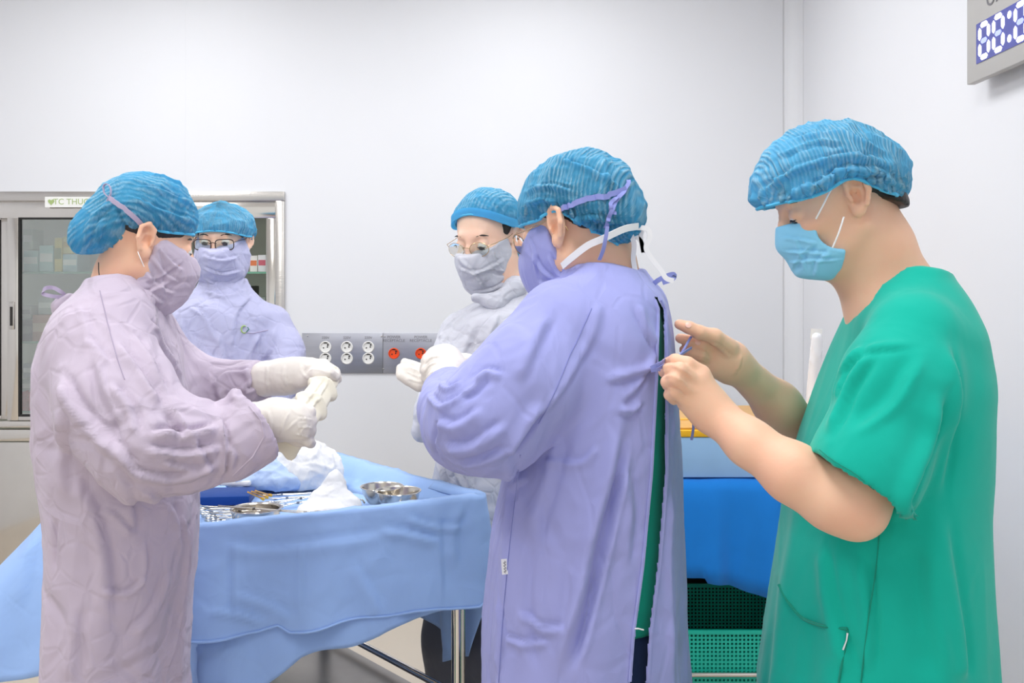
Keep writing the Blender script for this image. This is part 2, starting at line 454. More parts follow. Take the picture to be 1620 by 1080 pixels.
M_panel = plain('panel_aluminium', '#B9BAC2', .38, 1, var=.05, scale=4, aniso=(1, 1, 12))
M_dull = plain('dull_steel', '#9F9B97', .3, 1, var=.08)
M_black = plain('black_rubber', '#1C1B1A', .6)
M_hole = plain('dark_recess', '#33302E', .8)
M_white = plain('white_plastic', '#F0EFEC', .35)
M_orange = plain('orange_plastic', '#F2541C', .35)
M_ink = plain('grey_ink', '#77757A', .7)
M_yellow = plain('yellow_plastic', '#F2B81E', .4)
M_wood = plain('pale_orange_board', '#D9A24A', .35, var=.06, scale=10, aniso=(1, 8, 1))
M_bluebox = plain('pale_blue_plastic', '#9CC4EC', .4)
M_bask = plain('turquoise_plastic', '#14BFA6', .35, var=.03)
M_red = plain('red_plastic', '#E0241C', .4)
def glassmat(name, col=(.93, .97, .95, 1), r=.02, a=.25):
    t = NT(name); t.b.inputs['Base Color'].default_value = (.8, .85, .85, 1); t.b.inputs['Roughness'].default_value = r
    tp = t.n('ShaderNodeBsdfTransparent', {'Color': col}); gl = t.n('ShaderNodeBsdfGlossy', {'Color': (1, 1, 1, 1), 'Roughness': r})
    fr = t.n('ShaderNodeFresnel', {'IOR': 1.5}); ad = t.n('ShaderNodeMath', {0: fr.outputs[0], 1: a}, operation='MAXIMUM')
    t.l(t.n('ShaderNodeMixShader', {0: ad.outputs[0], 1: tp.outputs[0], 2: gl.outputs[0]}).outputs[0], t.out.inputs[0]); return t.m
M_glass = glassmat('cabinet_glass', a=.2, r=.04)
M_lens = glassmat('spectacle_lens', a=.015)
# ---------------------------------------------------------------- room
BY = 4.2; RX = 1.27; LX = -3.4; CZ = 2.95; FY = -1.6
def slab(name, lo, hi, mat, parent=None, bev=0): return MB().box(lo, hi, bev=bev).obj(name, mat, parent, smooth=bool(bev))
struct(slab('floor', (LX-.1, FY, -.1), (RX+.1, BY+.1, 0), M_floor))
struct(slab('ceiling', (LX-.1, FY, CZ), (RX+.1, BY+.1, CZ+.1), M_ceil))
# back wall with the cabinet recess left open
cx0, cx1 = P(-260, 0, BY).x, P(451, 0, BY).x; cz1 = P(0, 303, BY).z
wb = MB(); wb.box((LX-.1, BY, 0), (cx0, BY+.1, CZ)); wb.box((cx0, BY, cz1), (cx1, BY+.1, CZ)); wb.box((cx1, BY, 0), (RX+.1, BY+.1, CZ))
wb.box((cx0, BY+.55, 0), (cx1, BY+.6, CZ)); struct(wb.obj('wall_back', M_wall, None, False))
struct(slab('wall_right', (RX, FY, 0), (RX+.1, BY+.1, CZ), M_wall)); struct(slab('wall_left', (LX-.1, FY, 0), (LX, BY+.1, CZ), M_wall))
# rounded corner cove and slim panel joint strips
cv = MB(); r = .07; pts = []
for i in range(9):
    a = PI/2*i/8; pts.append((RX-r+r*math.sin(a), BY-r+r*math.cos(a)))
vs = []; fs = []
for x, y in pts: vs += [(x, y, 0), (x, y, CZ)]
for i in range(8): fs.append([2*i, 2*i+1, 2*i+3, 2*i+2])
n = len(vs); vs += [(RX, BY, 0), (RX, BY, CZ)]
fs += [[0, n, n+1, 1], [16, 17, n+1, n]]
struct(fromlist('trim_1', vs, fs, M_wall))
for i, x in enumerate((293, 790)):
    X = P(x, 0, BY).x; struct(slab('trim_%d' % (i+2), (X-.002, BY-.001, cz1 if i == 0 else .08), (X+.002, BY+.001, CZ), M_wall))
struct(slab('baseboard_back', (cx1+.01, BY-.012, 0), (RX-.07, BY-.0005, .08), M_white)); struct(slab('baseboard_right', (RX-.012, FY, 0), (RX-.0005, BY-.07, .08), M_white))
for lx, ly in LIGHTS:
    t = thing('ceiling_light', 'white ceiling light panel, %s' % {(-1.6, .9): 'front left one above the room', (.1, .9): 'front right one above the room', (-1.6, 2.9): 'rear left one nearest the steel cabinet', (.1, 2.9): 'rear right one nearest the power panel'}[(lx, ly)], 'ceiling light', (lx, ly, CZ), 'ceiling light panels')
    f = MB()
    for a, b in (((-.33, -.63), (.33, -.61)), ((-.33, .61), (.33, .63)), ((-.33, -.61), (-.31, .61)), ((.31, -.61), (.33, .61))): f.box((lx+a[0], ly+a[1], CZ-.015), (lx+b[0], ly+b[1], CZ-.0005))
    f.obj('frame', M_white, t, False); slab('diffuser', (lx-.31, ly-.61, CZ-.006), (lx+.31, ly+.61, CZ-.0006), M_lamp, t)
# ---------------------------------------------------------------- built-in steel cabinet on the back wall
M_inside = plain('cabinet_lining', '#DDDDD2', .5, var=.05)
M_label = plain('white_label', '#F4F4F0', .5); M_grn = plain('green_print', '#A9BE7C', .6)
cab = thing('medicine_cabinet', 'built-in stainless steel medicine cabinet with sliding glass doors at left', 'cabinet', (cx0/2+cx1/2, BY, 0))
def bz(py): return P(0, py, BY).z
def bx_(px): return P(px, 0, BY).x
f0 = BY-.02
fr = MB()
fr.box((cx0, f0, bz(318)), (cx1, BY+.02, cz1-.001), bev=.003); fr.box((bx_(437), f0, 0), (cx1, BY+.02, bz(318)), bev=.003); fr.box((cx0, f0, 0), (cx0+.04, BY+.02, bz(318)), bev=.003)
fr.obj('frame', M_steel, cab)
fr = MB()
fr.box((cx0+.04, BY+.0, bz(345)), (bx_(437), BY+.03, bz(318)), bev=.002); fr.box((bx_(421), BY, 0.01), (bx_(436.5), BY+.03, bz(345)), bev=.002)
fr.box((cx0+.04, BY-.005, bz(676)), (bx_(421), BY+.03, bz(666)), bev=.002); fr.box((cx0+.04, BY-.01, bz(697)), (bx_(421), BY+.03, bz(679)), bev=.002)
lab(fr.obj('inner_frame', M_steelp, cab), 'polished inner rails and posts')
slab('back_panel', (cx0+.01, BY+.5, 0.01), (cx1-.01, BY+.52, cz1), M_inside, cab)
slab('side_panel', (cx1-.03, BY+.03, .01), (cx1-.01, BY+.5, cz1), M_inside, cab); slab('top_panel', (cx0+.01, BY+.03, bz(318)), (cx1-.03, BY+.5, bz(316)), M_inside, cab)
slab('name_plate', (bx_(75), BY-.023, bz(328.5)), (bx_(155), BY-.0205, bz(312)), M_label, cab)
text('lettering', 'TC THUOC', .036, M_grn, ((bx_(122)), BY-.0235, bz(320)), (PI/2, 0, 0), cab, sx=1.02)
h = MB(); hc = Vector((bx_(85), BY-.0245, bz(320)))
hp = [(16*math.sin(a)**3, 13*math.cos(a)-5*math.cos(2*a)-2*math.cos(3*a)-math.cos(4*a)) for a in [2*PI*i/24 for i in range(24)]]
h.poly([hc+Vector((x*.0009, 0, z*.0009)) for x, z in hp]+[hc+Vector((x*.0009, .001, z*.0009)) for x, z in hp], [list(range(24)), list(range(47, 23, -1))]); h.obj('heart_mark', M_grn, cab, False)
# sliding door with glass
def sdoor(px0, px1, y, handle=None):
    d = MB(); a, b = bx_(px0), bx_(px1); z0, z1 = bz(665), bz(336 if px0 > 0 else 339)
    w = .05
    for lo, hi in (((a, z0), (a+w, z1)), ((b-w, z0), (b, z1)), ((a+w, z0), (b-w, z0+.018)), ((a+w, z1-.022), (b-w, z1))): d.box((lo[0], y, lo[1]), (hi[0], y+.02, hi[1]), bev=.002)
    o = d.obj('sliding_door', M_steelp, cab)
    g = MB(); t = .008
    for lo, hi in (((a+w, z0+.018), (a+w+t, z1-.022)), ((b-w-t, z0+.018), (b-w, z1-.022)), ((a+w+t, z0+.018), (b-w-t, z0+.018+t)), ((a+w+t, z1-.022-t), (b-w-t, z1-.022))): g.box((lo[0], y-.002, lo[1]), (hi[0], y+.018, hi[1]))
    g.obj('gasket', M_black, o, False); slab('glass', (a+w+t, y+.007, z0+.018+t), (b-w-t, y+.011, z1-.022-t), M_glass, o)
    if handle:
        hb = MB(); hx = bx_(handle)
        hb.box((hx-.012, y-.006, bz(521)), (hx+.012, y-.0005, bz(477)), bev=.002)
        hb.obj('handle', M_steel, o); slab('handle_recess', (hx-.006, y-.0075, bz(515)), (hx+.006, y-.006, bz(485)), M_hole, o)
sdoor(11, 262, BY+.001, 19); sdoor(-230, 13, BY+.032); 
def xat(px, Y): return P(px, 0, Y).x
def zat(py, Y): return P(0, py, Y).z
M_shelf = glassmat('shelf_glass', (.75, .9, .82, 1), .05, .2); M_shedge = plain('shelf_edge_green', '#6FA68C', .2)
for py in (431, 541, 651):
    z = zat(py, BY+.1)
    slab('shelf', (cx0+.03, BY+.1, z-.005), (cx1-.035, BY+.49, z+.004), M_shelf, cab); slab('shelf_edge', (cx0+.03, BY+.094, z-.005), (cx1-.035, BY+.1, z+.004), M_shedge, cab)
# lower steel doors
for a, b in ((-258, -8), (-6, 206), (208, 420)):
    o = MB().box((bx_(a), BY-.004, bz(962)), (bx_(b), BY+.02, bz(699)), bev=.003).obj('lower_door', M_steelp, cab)
slab('plinth', (cx0+.04, BY+.004, .0), (bx_(421), BY+.03, .022), M_white, cab)
# contents: boxes, tubs, baskets behind the glass
def sbox(px0, px1, py0, py1, col, lbl, cat='box', Y=BY+.14, dep=.14, name='carton', band=None):
    m = plain(name+'_'+col.strip('#'), col, .5)
    r = thing(name, lbl, cat, (xat((px0+px1)/2, Y), Y+dep/2, zat(py1, Y)))
    o = MB().box((xat(px0, Y), Y, zat(py1, Y)), (xat(px1, Y), Y+dep, zat(py0, Y)), bev=.003).obj('body', m, r)
    h = py1-py0
    slab('printed_band', (xat(px0+1, Y), Y-.0008, zat(py0+h*.62, Y)), (xat(px1-1, Y), Y, zat(py0+h*.3, Y)), plain(name+'_band'+col.strip('#'), band or '#F2F2EE', .5), r)
    return r
sbox(37, 60, 396, 430, '#9CCBC6', 'pale teal carton on the upper cabinet shelf, far left behind the glass')
sbox(62, 84, 388, 430, '#A9D2CF', 'taller pale teal carton with white band on upper cabinet shelf')
sbox(86, 98, 376, 430, '#D8C65A', 'yellow bottle-shaped carton on the upper cabinet shelf', band='#7E8C40')
sbox(99, 122, 402, 430, '#B3D3DA', 'light blue carton next to the yellow one on upper cabinet shelf')
sbox(395, 407, 404, 430, '#F2F0EA', 'white and orange medicine carton on right end of green glass shelf', band='#E88452')
sbox(408, 421, 403, 430, '#EDEFF0', 'white and pink medicine carton beside cabinet post', band='#D66A7A')
sbox(388, 397, 452, 541, '#5E5C5A', 'dark narrow carton on right end of middle cabinet shelf', band='#8A8A88')
sbox(398, 420, 470, 541, '#8A958C', 'grey green box standing on right end of middle cabinet shelf')
sbox(0, 11, 470, 541, '#DADADB', 'white box at picture left edge on middle cabinet shelf', band='#6E7A98')
sbox(0, 11, 398, 431, '#8FA0C4', 'blue grey box at picture left edge on upper cabinet shelf')
sbox(32, 50, 505, 541, '#4A4B4C', 'black instrument case on middle cabinet shelf behind the glass', 'case', name='case', band='#6C6C6A')
sbox(51, 84, 498, 541, '#C99077', 'reddish brown carton on middle cabinet shelf behind the glass', band='#E6C9B0')
sbox(85, 112, 506, 541, '#D9C7A8', 'beige carton on the middle cabinet shelf beside the reddish one')
sbox(34, 62, 600, 622, '#C9D0C8', 'clear grey tub sitting in the red basket inside the cabinet', 'tub', name='tub', Y=BY+.18, dep=.08)
sbox(36, 52, 362, 395, '#C7D6C2', 'pale green carton stacked on the teal carton, upper cabinet shelf', Y=BY+.15, dep=.1)
sbox(100, 118, 374, 401, '#D9CF8E', 'cream and yellow carton stacked on the light blue carton', band='#C9A83C', Y=BY+.15, dep=.1)
sbox(60, 84, 470, 497, '#BFC6C0', 'grey carton stacked on the reddish brown carton', Y=BY+.15, dep=.1)
sbox(34, 49, 484, 504, '#E4E2DC', 'small white carton stacked on the black instrument case', Y=BY+.15, dep=.1, band='#9A9A96')
sbox(86, 108, 488, 505, '#C98A80', 'flat pinkish carton lying on the beige carton', Y=BY+.15, dep=.1)
sbox(62, 84, 562, 620, '#B7B9B8', 'tall grey carton in the red basket, lower cabinet shelf', Y=BY+.2, dep=.08, band='#D5D6D6')
sbox(36, 60, 575, 598, '#A9AEB4', 'blue grey carton on top of the clear tub in the red basket', Y=BY+.2, dep=.06)
sbox(88, 110, 575, 620, '#C9CBC4', 'pale grey carton at right in the red basket', Y=BY+.2, dep=.08)
def smallbasket(px0, px1, lbl):
    Y = BY+.12; x0, x1 = xat(px0, Y), xat(px1, Y); z0, z1 = zat(651, Y)+.004, zat(621, Y); r = thing('basket', lbl, 'basket', ((x0+x1)/2, Y+.1, z0))
    b = MB(); b.box((x0, Y, z0), (x1, Y+.2, z0+.006))
    n = max(4, int((x1-x0)/.018))
    for q in range(n+1):
        x = x0+(x1-x0)*q/n
        for yy in (Y, Y+.2): b.box((x-.0035, yy-.002, z0), (x+.0035, yy+.002, z1))
    for q in range(9):
        for xx in (x0, x1): b.box((xx-.002, Y+.2*q/8-.003, z0), (xx+.002, Y+.2*q/8+.003, z1))
    b.obj('basket_body', M_red, r, False)
    b = MB()
    for z in (z0+.015, (z0+z1)/2+.01, z1):
        for yy in (Y, Y+.2): b.box((x0-.003, yy-.003, z-.006), (x1+.003, yy+.003, z+.004))
        for xx in (x0, x1): b.box((xx-.003, Y, z-.006), (xx+.003, Y+.2, z+.004))
    b.obj('rim', M_red, r, False)
smallbasket(34, 112, 'red plastic basket on the bottom cabinet shelf behind the glass door')
smallbasket(-60, 9, 'red plastic basket on the bottom shelf at the picture left edge')
# ---------------------------------------------------------------- electrical panel
x0, x1 = bx_(478.5), bx_(742); z0, z1 = bz(590), bz(526.5)
pp = thing('power_panel', 'brushed metal power panel with six white sockets and two orange sockets', 'electrical panel', ((x0+x1)/2, BY, z0))
slab('plate', (x0, BY-.008, z0), (bx_(606), BY-.0005, z1), M_panel, pp, .001); slab('plate', (bx_(606.6), BY-.008, z0), (x1, BY-.0005, z1), M_panel, pp, .001)
RY = Matrix.Rotation(PI/2, 3, 'X')
def schuko(px, py, r, mat):
    c = Vector((bx_(px), BY-.0082, bz(py)))
    m = MB().lathe([(r, 0), (r, .004), (r*.9, .0065), (r*.84, .0065), (r*.8, .001), (.0001, .001)], c, 28, RY); o = m.obj('socket', mat, pp)
    k = MB()
    for dx, dz in ((-.3, -.15), (.3, .0)): k.lathe([(.0032, 0), (.0032, .0014), (.0001, .0014)], c+Vector((dx*r*1.1, -.0008, dz*r)), 10, RY)
    k.box((c.x-r*.3, c.y-.0035, c.z+r*.62), (c.x+r*.3, c.y-.0012, c.z+r*.85)); k.box((c.x+r*.28, c.y-.0035, c.z+r*.2), (c.x+r*.5, c.y-.0012, c.z+r*.5))
    k.obj('contact', M_hole, o, False)
for px in (515.6, 549.5, 583.3):
    for py in (548.5, 566.5): schuko(px, py, .0262, M_white)
    text('lettering', '220V', .016, M_ink, (bx_(px), BY-.0085, bz(534)), (PI/2, 0, 0), pp)
for px in (623.5, 666, 709):
    schuko(px, 558.6, .0245, M_orange)
    text('lettering', 'POWER', .017, M_ink, (bx_(px), BY-.0085, bz(533)), (PI/2, 0, 0), pp); text('lettering', 'RECEPTACLE', .017, M_ink, (bx_(px), BY-.0085, bz(538.5)), (PI/2, 0, 0), pp)
for px, py in ((486, 531), (606-3, 532), (606+2, 532), (606, 583), (486, 583)):
    MB().lathe([(.004, 0), (.0035, .002), (.0001, .0028)], (bx_(px+1), BY-.008, bz(py)), 12, RY).obj('screw', M_steelp, pp)
# ---------------------------------------------------------------- wall clock (right wall)
M_clock = plain('clock_casing', '#BDBBB8', .45, .2, var=.02); M_disp = plain('clock_display', '#4A4F9A', .2, emit=.18, var=.1)
M_seg = plain('lit_segment', '#FFFFFF', .4, emit=1.6, var=0); M_dim = plain('dim_segment', '#A9B4EE', .4, emit=.5, var=0)
fx = RX-.055
def fy(px): return fx*FOC/(px-810)
ya = fy(1529.5); zb = P(1529.5, 134.5, ya).z; yb = ya-.95
ck = thing('wall_clock', 'grey wall mounted digital operation clock with lit white digits', 'clock', (RX, (ya+yb)/2, zb))
MB().box((fx, yb, zb), (fx+.022, ya, zb+.42), bev=.002).obj('casing', M_clock, ck)
slab('mounting_box', (fx+.022, yb+.03, zb+.03), (RX-.001, ya-.03, zb+.39), M_clock, ck)
yd = fy(1545.5); zd0 = P(0, 101.5, yd).z; zd1 = P(0, 39, yd).z
slab('display', (fx-.002, yd-.75, zd0), (fx, yd, zd1), M_disp, ck)
H = (zd1-zd0)*.88; W = .098; zc = (zd0+zd1)/2; T = .0135
def seg(m, y0, z0, y1, z1):
    y0, y1 = -y0, -y1
    a = Vector((0, y0, z0)); b = Vector((0, y1, z1)); d = (b-a).normalized(); n = Vector((0, -d.z, d.y)); h = T/2
    pl = [a, a+d*h+n*h, b-d*h+n*h, b, b-d*h-n*h, a+d*h-n*h]
    m.poly([p+Vector((fx-.0035, 0, 0)) for p in pl]+[p+Vector((fx-.002, 0, 0)) for p in pl], [[0,1,2,3,4,5], [11,10,9,8,7,6]]+[[i, (i+1) % 6, (i+1) % 6+6, i+6] for i in range(6)])
q = -yd+.02
for ch in '00:08':
    m = MB()
    if ch == ':':
        for dz in (-.028, .03): MB().lathe([(.0095, 0), (.0001, .002)], (fx-.0035, -(q+.006), zc+dz), 14, Matrix.Rotation(-PI/2, 3, 'Y')).obj('colon_dot', M_seg, ck)
        q += .032; continue
    hh = H/2-.004; w_ = .045
    for s in ('abcdef' if ch == '0' else 'abcdefg'):
        e = .0045
        {'a': lambda: seg(m, q+e, zc+hh, q+w_-e, zc+hh), 'b': lambda: seg(m, q+w_, zc+hh-e, q+w_, zc+e), 'c': lambda: seg(m, q+w_, zc-e, q+w_, zc-hh+e), 'd': lambda: seg(m, q+e, zc-hh, q+w_-e, zc-hh),
         'e': lambda: seg(m, q, zc-e, q, zc-hh+e), 'f': lambda: seg(m, q, zc+hh-e, q, zc+e), 'g': lambda: seg(m, q+e, zc, q+w_-e, zc)}[s]()
    m.obj('digit', M_seg, ck, False)
    if ch == '0': m = MB(); seg(m, q+.006, zc, q+w_-.006, zc); m.obj('unlit_segment', M_dim, ck, False)
    q += .045+.026
# lettering reads towards the camera side: text x axis runs along -Y
me_rot = (PI/2, 0, -PI/2)
text('lettering', 'OPERATION', .056, M_ink, (fx-.001, fy(1560.5), zd1+.047), me_rot, ck, align='LEFT', sx=1)
# ---------------------------------------------------------------- people
M_skin = skin('skin', '#F3C6A8', '#EFA68C'); M_skin2 = skin('skin_light', '#F6D2BA', '#EFB09A')
M_hair = plain('black_hair', '#1E1917', .45, var=.2, scale=60, bump=.5, bscale=220)
M_eye = plain('eye_white', '#E8E2DC', .2, coat=.6); M_iris = plain('dark_iris', '#241713', .15, coat=.8)
M_glove = plain('latex_glove', '#EAE3DB', .45, var=.02, bump=.25, bscale=45, scale=12)
M_glove2 = plain('cream_glove', '#EFE9D6', .45, var=.03, bump=.3, bscale=50)
M_wireg = plain('gold_wire', '#C9AE84', .25, .9); M_blackf = plain('dark_brown_frame', '#3A2621', .3)
M_nail = plain('fingernail_pink', '#F4C4B4', .3)
M_lace = plain('white_tie', '#F1F0F2', .8)
M_trous = fabric('grey_trousers', '#5B5D68'); M_trousg = fabric('green_trousers', '#109A82'); M_shoe = plain('clog_rubber', '#E4E4E2', .5)
def frame(f, pitch=0, roll=0):
    # head axes: columns = forward, left, up
    f = Vector(f).normalized(); l = Vector((0, 0, 1)).cross(f).normalized(); u = f.cross(l)
    M = Matrix((f, l, u)).transposed()
    return M @ Matrix.Rotation(math.radians(pitch), 3, 'Y') @ Matrix.Rotation(math.radians(roll), 3, 'X')
def head(F, O, M, s=1.0, k=.02, ears=True):
    def L(x, y, z): return O+M @ Vector((x, y, z))*s
    F.ell(L(-.012, 0, .037), (.091*s, .075*s, .0755*s), M, k)
    F.ell(L(.025, 0, -.03), (.066*s, .063*s, .078*s), M, .03)
    F.cap(L(.066, -.012, -.092), L(.066, .012, -.092), .02*s, .02*s, .025)
    for q in (-1, 1): F.cap(L(.0, q*.053, -.055), L(.05, q*.03, -.088), .017*s, .016*s, .03)   # jaw
    for q in (-1, 1): F.ell(L(.06, q*.04, -.022), (.024*s, .022*s, .018*s), M, .02)             # cheekbones
    F.cap(L(.078, -.028, .024), L(.078, .028, .024), .011*s, .011*s, .015)
    for q in (-1, 1): F.ell(L(.096, q*.031, .004), (.014*s, .017*s, .012*s), M, .012, 's')
    F.chain([L(.088, 0, .014), L(.097, 0, -.008), L(.104, 0, -.03)], [.007*s, .008*s, .0105*s], .012)
    for q in (-1, 1): F.ell(L(.094, q*.011, -.033), (.011*s, .008*s, .008*s), M, .008)
    F.ell(L(.094, 0, -.06), (.01*s, .022*s, .007*s), M, .01); F.ell(L(.092, 0, -.071), (.01*s, .018*s, .006*s), M, .008)
    for q in (-1, 1): F.ell(L(.0765, q*.031, .002), (.0156*s, .0156*s, .0156*s), M, .004)
    if ears:
        for q in (-1, 1):
            E = M @ Matrix.Rotation(math.radians(-q*18), 3, 'Z') @ Matrix.Rotation(math.radians(-12), 3, 'Y')
            c = L(-.006, q*.078, -.004)
            F.ell(c, (.018*s, .0065*s, .031*s), E, .008)
            def e(x, z, y=.007): return c+E @ Vector((x, q*y, z))*s
            F.chain([e(.012, .002), e(.013, .02), e(.002, .031), e(-.014, .024, .009), e(-.019, .004, .01), e(-.013, -.018, .008)], [.0048*s, .0048*s, .005*s, .005*s, .0048*s, .0045*s], .003)
            F.ell(e(.001, -.026, .003), (.010*s, .006*s, .010*s), E, .008)
            F.ell(e(.001, -.002, .010), (.009*s, .0135*s, .0145*s), E, .002, 's'); F.ell(e(-.004, .017, .011), (.0095*s, .0105*s, .0075*s), E, .002, 's')
            F.ell(e(.009, -.006, .008), (.004*s, .004*s, .006*s), E, .004)
    return L
def facebits(root, L, M, s=1, lid=-22, openn=.0016):
    for q in (-1, 1):
        c = L(.0765, q*.031, .002)
        off = (M @ Vector((math.cos(math.radians(lid)), q*.05, math.sin(math.radians(lid)))))*openn
        bm = MB(); rr = .0137*s
        prof = [(max(1e-6, rr*math.sin(a)), rr*math.cos(a)) for a in [PI*i/12 for i in range(13)]]
        bm.lathe(prof, c+off, 20); o = bm.obj('eye', M_eye, root)
        gd = (M @ Vector((math.cos(math.radians(lid-8)), q*.02, math.sin(math.radians(lid-8))))).normalized()
        R = gd.to_track_quat('Z', 'Y').to_matrix()
        MB().lathe([(.0086*s, rr*.80), (.008*s, rr*.86), (.003*s, rr*1.0), (1e-6, rr*1.02)], c+off, 18, R).obj('iris', M_iris, o)
        # lashes along the upper lid edge
        pts = []
        for i in range(9):
            yy = -.0125+.025*i/8; aa = math.radians(lid+18-abs(yy)*900)
            rad = math.sqrt(max(1e-8, .0166**2-yy*yy)); pts.append(L(.0765+math.cos(aa)*rad, q*.031+yy, .002+math.sin(aa)*rad))
        MB().tube(pts, [.0003]+[.0011]*7+[.0003], 6).obj('eyelash', M_hair, root)
        br = MB(); pts = [L(.0905-abs(q*.031+yy)*.12-.012*(i/8)**2, q*(.014+.036*i/8), .0205+.006*math.sin(PI*i/9)) for i, yy in enumerate([0]*9)]
        br.tube(pts, [.0012, .003, .0035, .0036, .0034, .003, .0024, .0016, .0008], 8, flat=.8); br.obj('eyebrow', M_hair, root)
def pchain(F, pts, k=.006, mode='u', flat=None):
    q = [P(a, b, c) for a, b, c, r in pts]; F.chain(q, [r for *_, r in pts], k, mode, flat); return q
def rows(Y, data, ry, cy=None):
    # px contour rows (py, left, right) at depth Y -> loft rows ; ry = list of half depths
    out = []
    for i, d in enumerate(data):
        py, a, b = d[:3]; r = d[3] if len(d) > 3 else ry
        c = P((a+b)/2, py, Y); y0 = Y if cy is None else cy
        # the silhouette of the nearer side is widened a little by perspective: shrink
        out.append((c.z, c.x, y0, (b-a)/2/FOC*Y*.985, r))
    return out
def rimfn(fr, sd, bk, rf=.94, rb=.88, ear=6, ew=.3):
    def g(u):
        c = math.cos(u); s2 = math.sin(u)**2
        v = (fr*c*c if c > 0 else bk*c*c)+sd*s2
        return v-ear*math.exp(-(c/ew)**2), rf+(rb-rf)*(.5-.5*c)
    return g
def cap_(root, O, M, prof, rimf, mat, a=.098, b=.09, c=.088, cz=.025, bulges=(), seed=0, tilt=0, rough=.004, ruff=.006, phi=None, band=.05, squash=None, ucuts=160, tcuts=60, pleat=None, folds=None):
    # bouffant cap: polar sheet from crown to an elastic rim; rimf(u) = rim height in head space
    nu, ntt = ucuts, tcuts; c0 = Vector((-.004, 0, cz)); vs = []; c += .006; uv = []
    for i in range(ntt+1):
        t = i/ntt
        for j in range(nu):
            u = 2*PI*j/nu; zr, rr = rimf(u)                  # rim height, rim radius factor
            ph_max = math.radians(zr); ph = ph_max*t
            d = Vector((math.sin(ph)*math.cos(u), math.sin(ph)*math.sin(u), math.cos(ph)))
            R = 1/math.sqrt((d.x/a)**2+(d.y/b)**2+(d.z/c)**2)
            for bd, br, bw in bulges:
                bd_ = Vector(bd).normalized(); R += br*math.exp(-((1-d.dot(bd_))/bw))
            if t > .8: R *= 1-(1-rr)*((t-.8)/.2)**1.5
            p = c0+d*R; vs.append(p); uv.append((p.x, p.y, p.z))
    V = np.array([tuple(v) for v in vs]); dirs = V-np.array(tuple(c0)); dirs /= np.linalg.norm(dirs, axis=1)[:, None]
    tt = np.repeat(np.arange(ntt+1)/ntt, nu); uu = np.tile(np.arange(nu)/nu*2*PI, ntt+1)
    V = V+dirs*(wrinkle(V, 16, seed, (1, 1, 1))*rough*1.6+wrinkle(V, 34, seed+3, (1.6, .5, 1))*rough*.8)[:, None]
    fr = np.clip((tt-.8)/.12, 0, 1)
    V += dirs*(fr*(np.sin(uu*37+2*np.sin(uu*5+seed))*.5+np.sin(uu*61+seed)*.5)*ruff*np.clip(1.3-np.abs(tt-.92)*8, 0, 1))[:, None]
    Mn = np.array(M); W = V @ Mn.T+np.array(tuple(O))
    fs = []
    for i in range(ntt):
        for j in range(nu):
            k = (j+1) % nu; fs.append([i*nu+j, (i+1)*nu+j, (i+1)*nu+k, i*nu+k])
    W = fold(W, np.array(fs), folds)
    o = fromlist('surgical_cap', W, fs, mat, root)
    me = o.data; uvl = me.uv_layers.new(name='UVMap')
    q = np.array(uv)
    U = np.stack([q[:, 0]*1.0+q[:, 2]*.15+.02*np.sin(q[:, 1]*40), q[:, 1]+q[:, 2]*.3], 1)*4
    if pleat: U = pleat(q)
    li = np.zeros(len(me.loops), dtype=np.int32); me.loops.foreach_get('vertex_index', li)
    uvl.data.foreach_set('uv', U[li].astype(np.float32).ravel())
    sol = o.modifiers.new('thickness', 'SOLIDIFY'); sol.thickness = .0006
    # elastic band along the rim
    rim = W[-nu:]; MB().tube([Vector(p) for p in rim[::2]], .0028, 6, closed=True).obj('elastic_rim', mat_rim, o)
    return o
mat_rim = plain('cap_elastic', '#4FBBE8', .6, var=.1, bump=.6, bscale=200)
M_cap1 = capmat('cap_cloth_mid', '#66C6EC', '#D2F1FB', .48)
M_cap2 = capmat('cap_cloth_bright', '#78D4F8', '#DDF6FE', .64)
def hairmesh(root, O, M, s, cut, extra=None):
    F = Fld(); F.ell(O+M @ Vector((-.013, 0, .036))*s, (.0945*s, .078*s, .079*s), M, .01)
    if extra:
        for c, r in extra: F.ell(O+M @ Vector(c)*s, r, M, .02)
    for pt, n in cut: F.plane(O+M @ Vector(pt)*s, M @ Vector(n), .004)
    F.ell(O+M @ Vector((.06, 0, -.075))*s, (.085*s, .095*s, .098*s), M, .006, 's')
    F.ell(O+M @ Vector((-.0, 0, -.03))*s, (.034*s, .12*s, .045*s), M, .006, 's')
    lo = O-Vector((.2, .2, .2)); hi = O+Vector((.2, .2, .2))
    return sculpt('hair', F, (lo.x, hi.x, .005), (lo.y, hi.y, .005), (lo.z, hi.z, .005), M_hair, root)
def maskmesh(root, name, O, M, s, cut, mat, folds, ext=(), off=.0, wr=None, h=.003, drop=0, k=.02):
    F = Fld()
    def L(x, y, z): return O+M @ Vector((x, y, z))*s
    F.ell(L(.022, 0, -.03), ((.082+off)*s, (.073+off)*s, (.088+off)*s), M, k)
    F.ell(L(.053, 0, -.045), ((.056+off)*s, (.052+off)*s, (.065+off)*s), M, .03)
    F.cap(L(.09, 0, -.016), L(.101, 0, -.034), .013*s, .0165*s, .025)
    for c, r in ext: F.ell(L(*c), r, M, .03)
    for pt, n in cut: F.plane(L(*pt), M @ Vector(n), .003)
    return sculpt(name, F, (O.x-.2, O.x+.2, h), (O.y-.2, O.y+.2, h), (O.z-.24, O.z+.1, h), mat, root, 1, folds, wr)
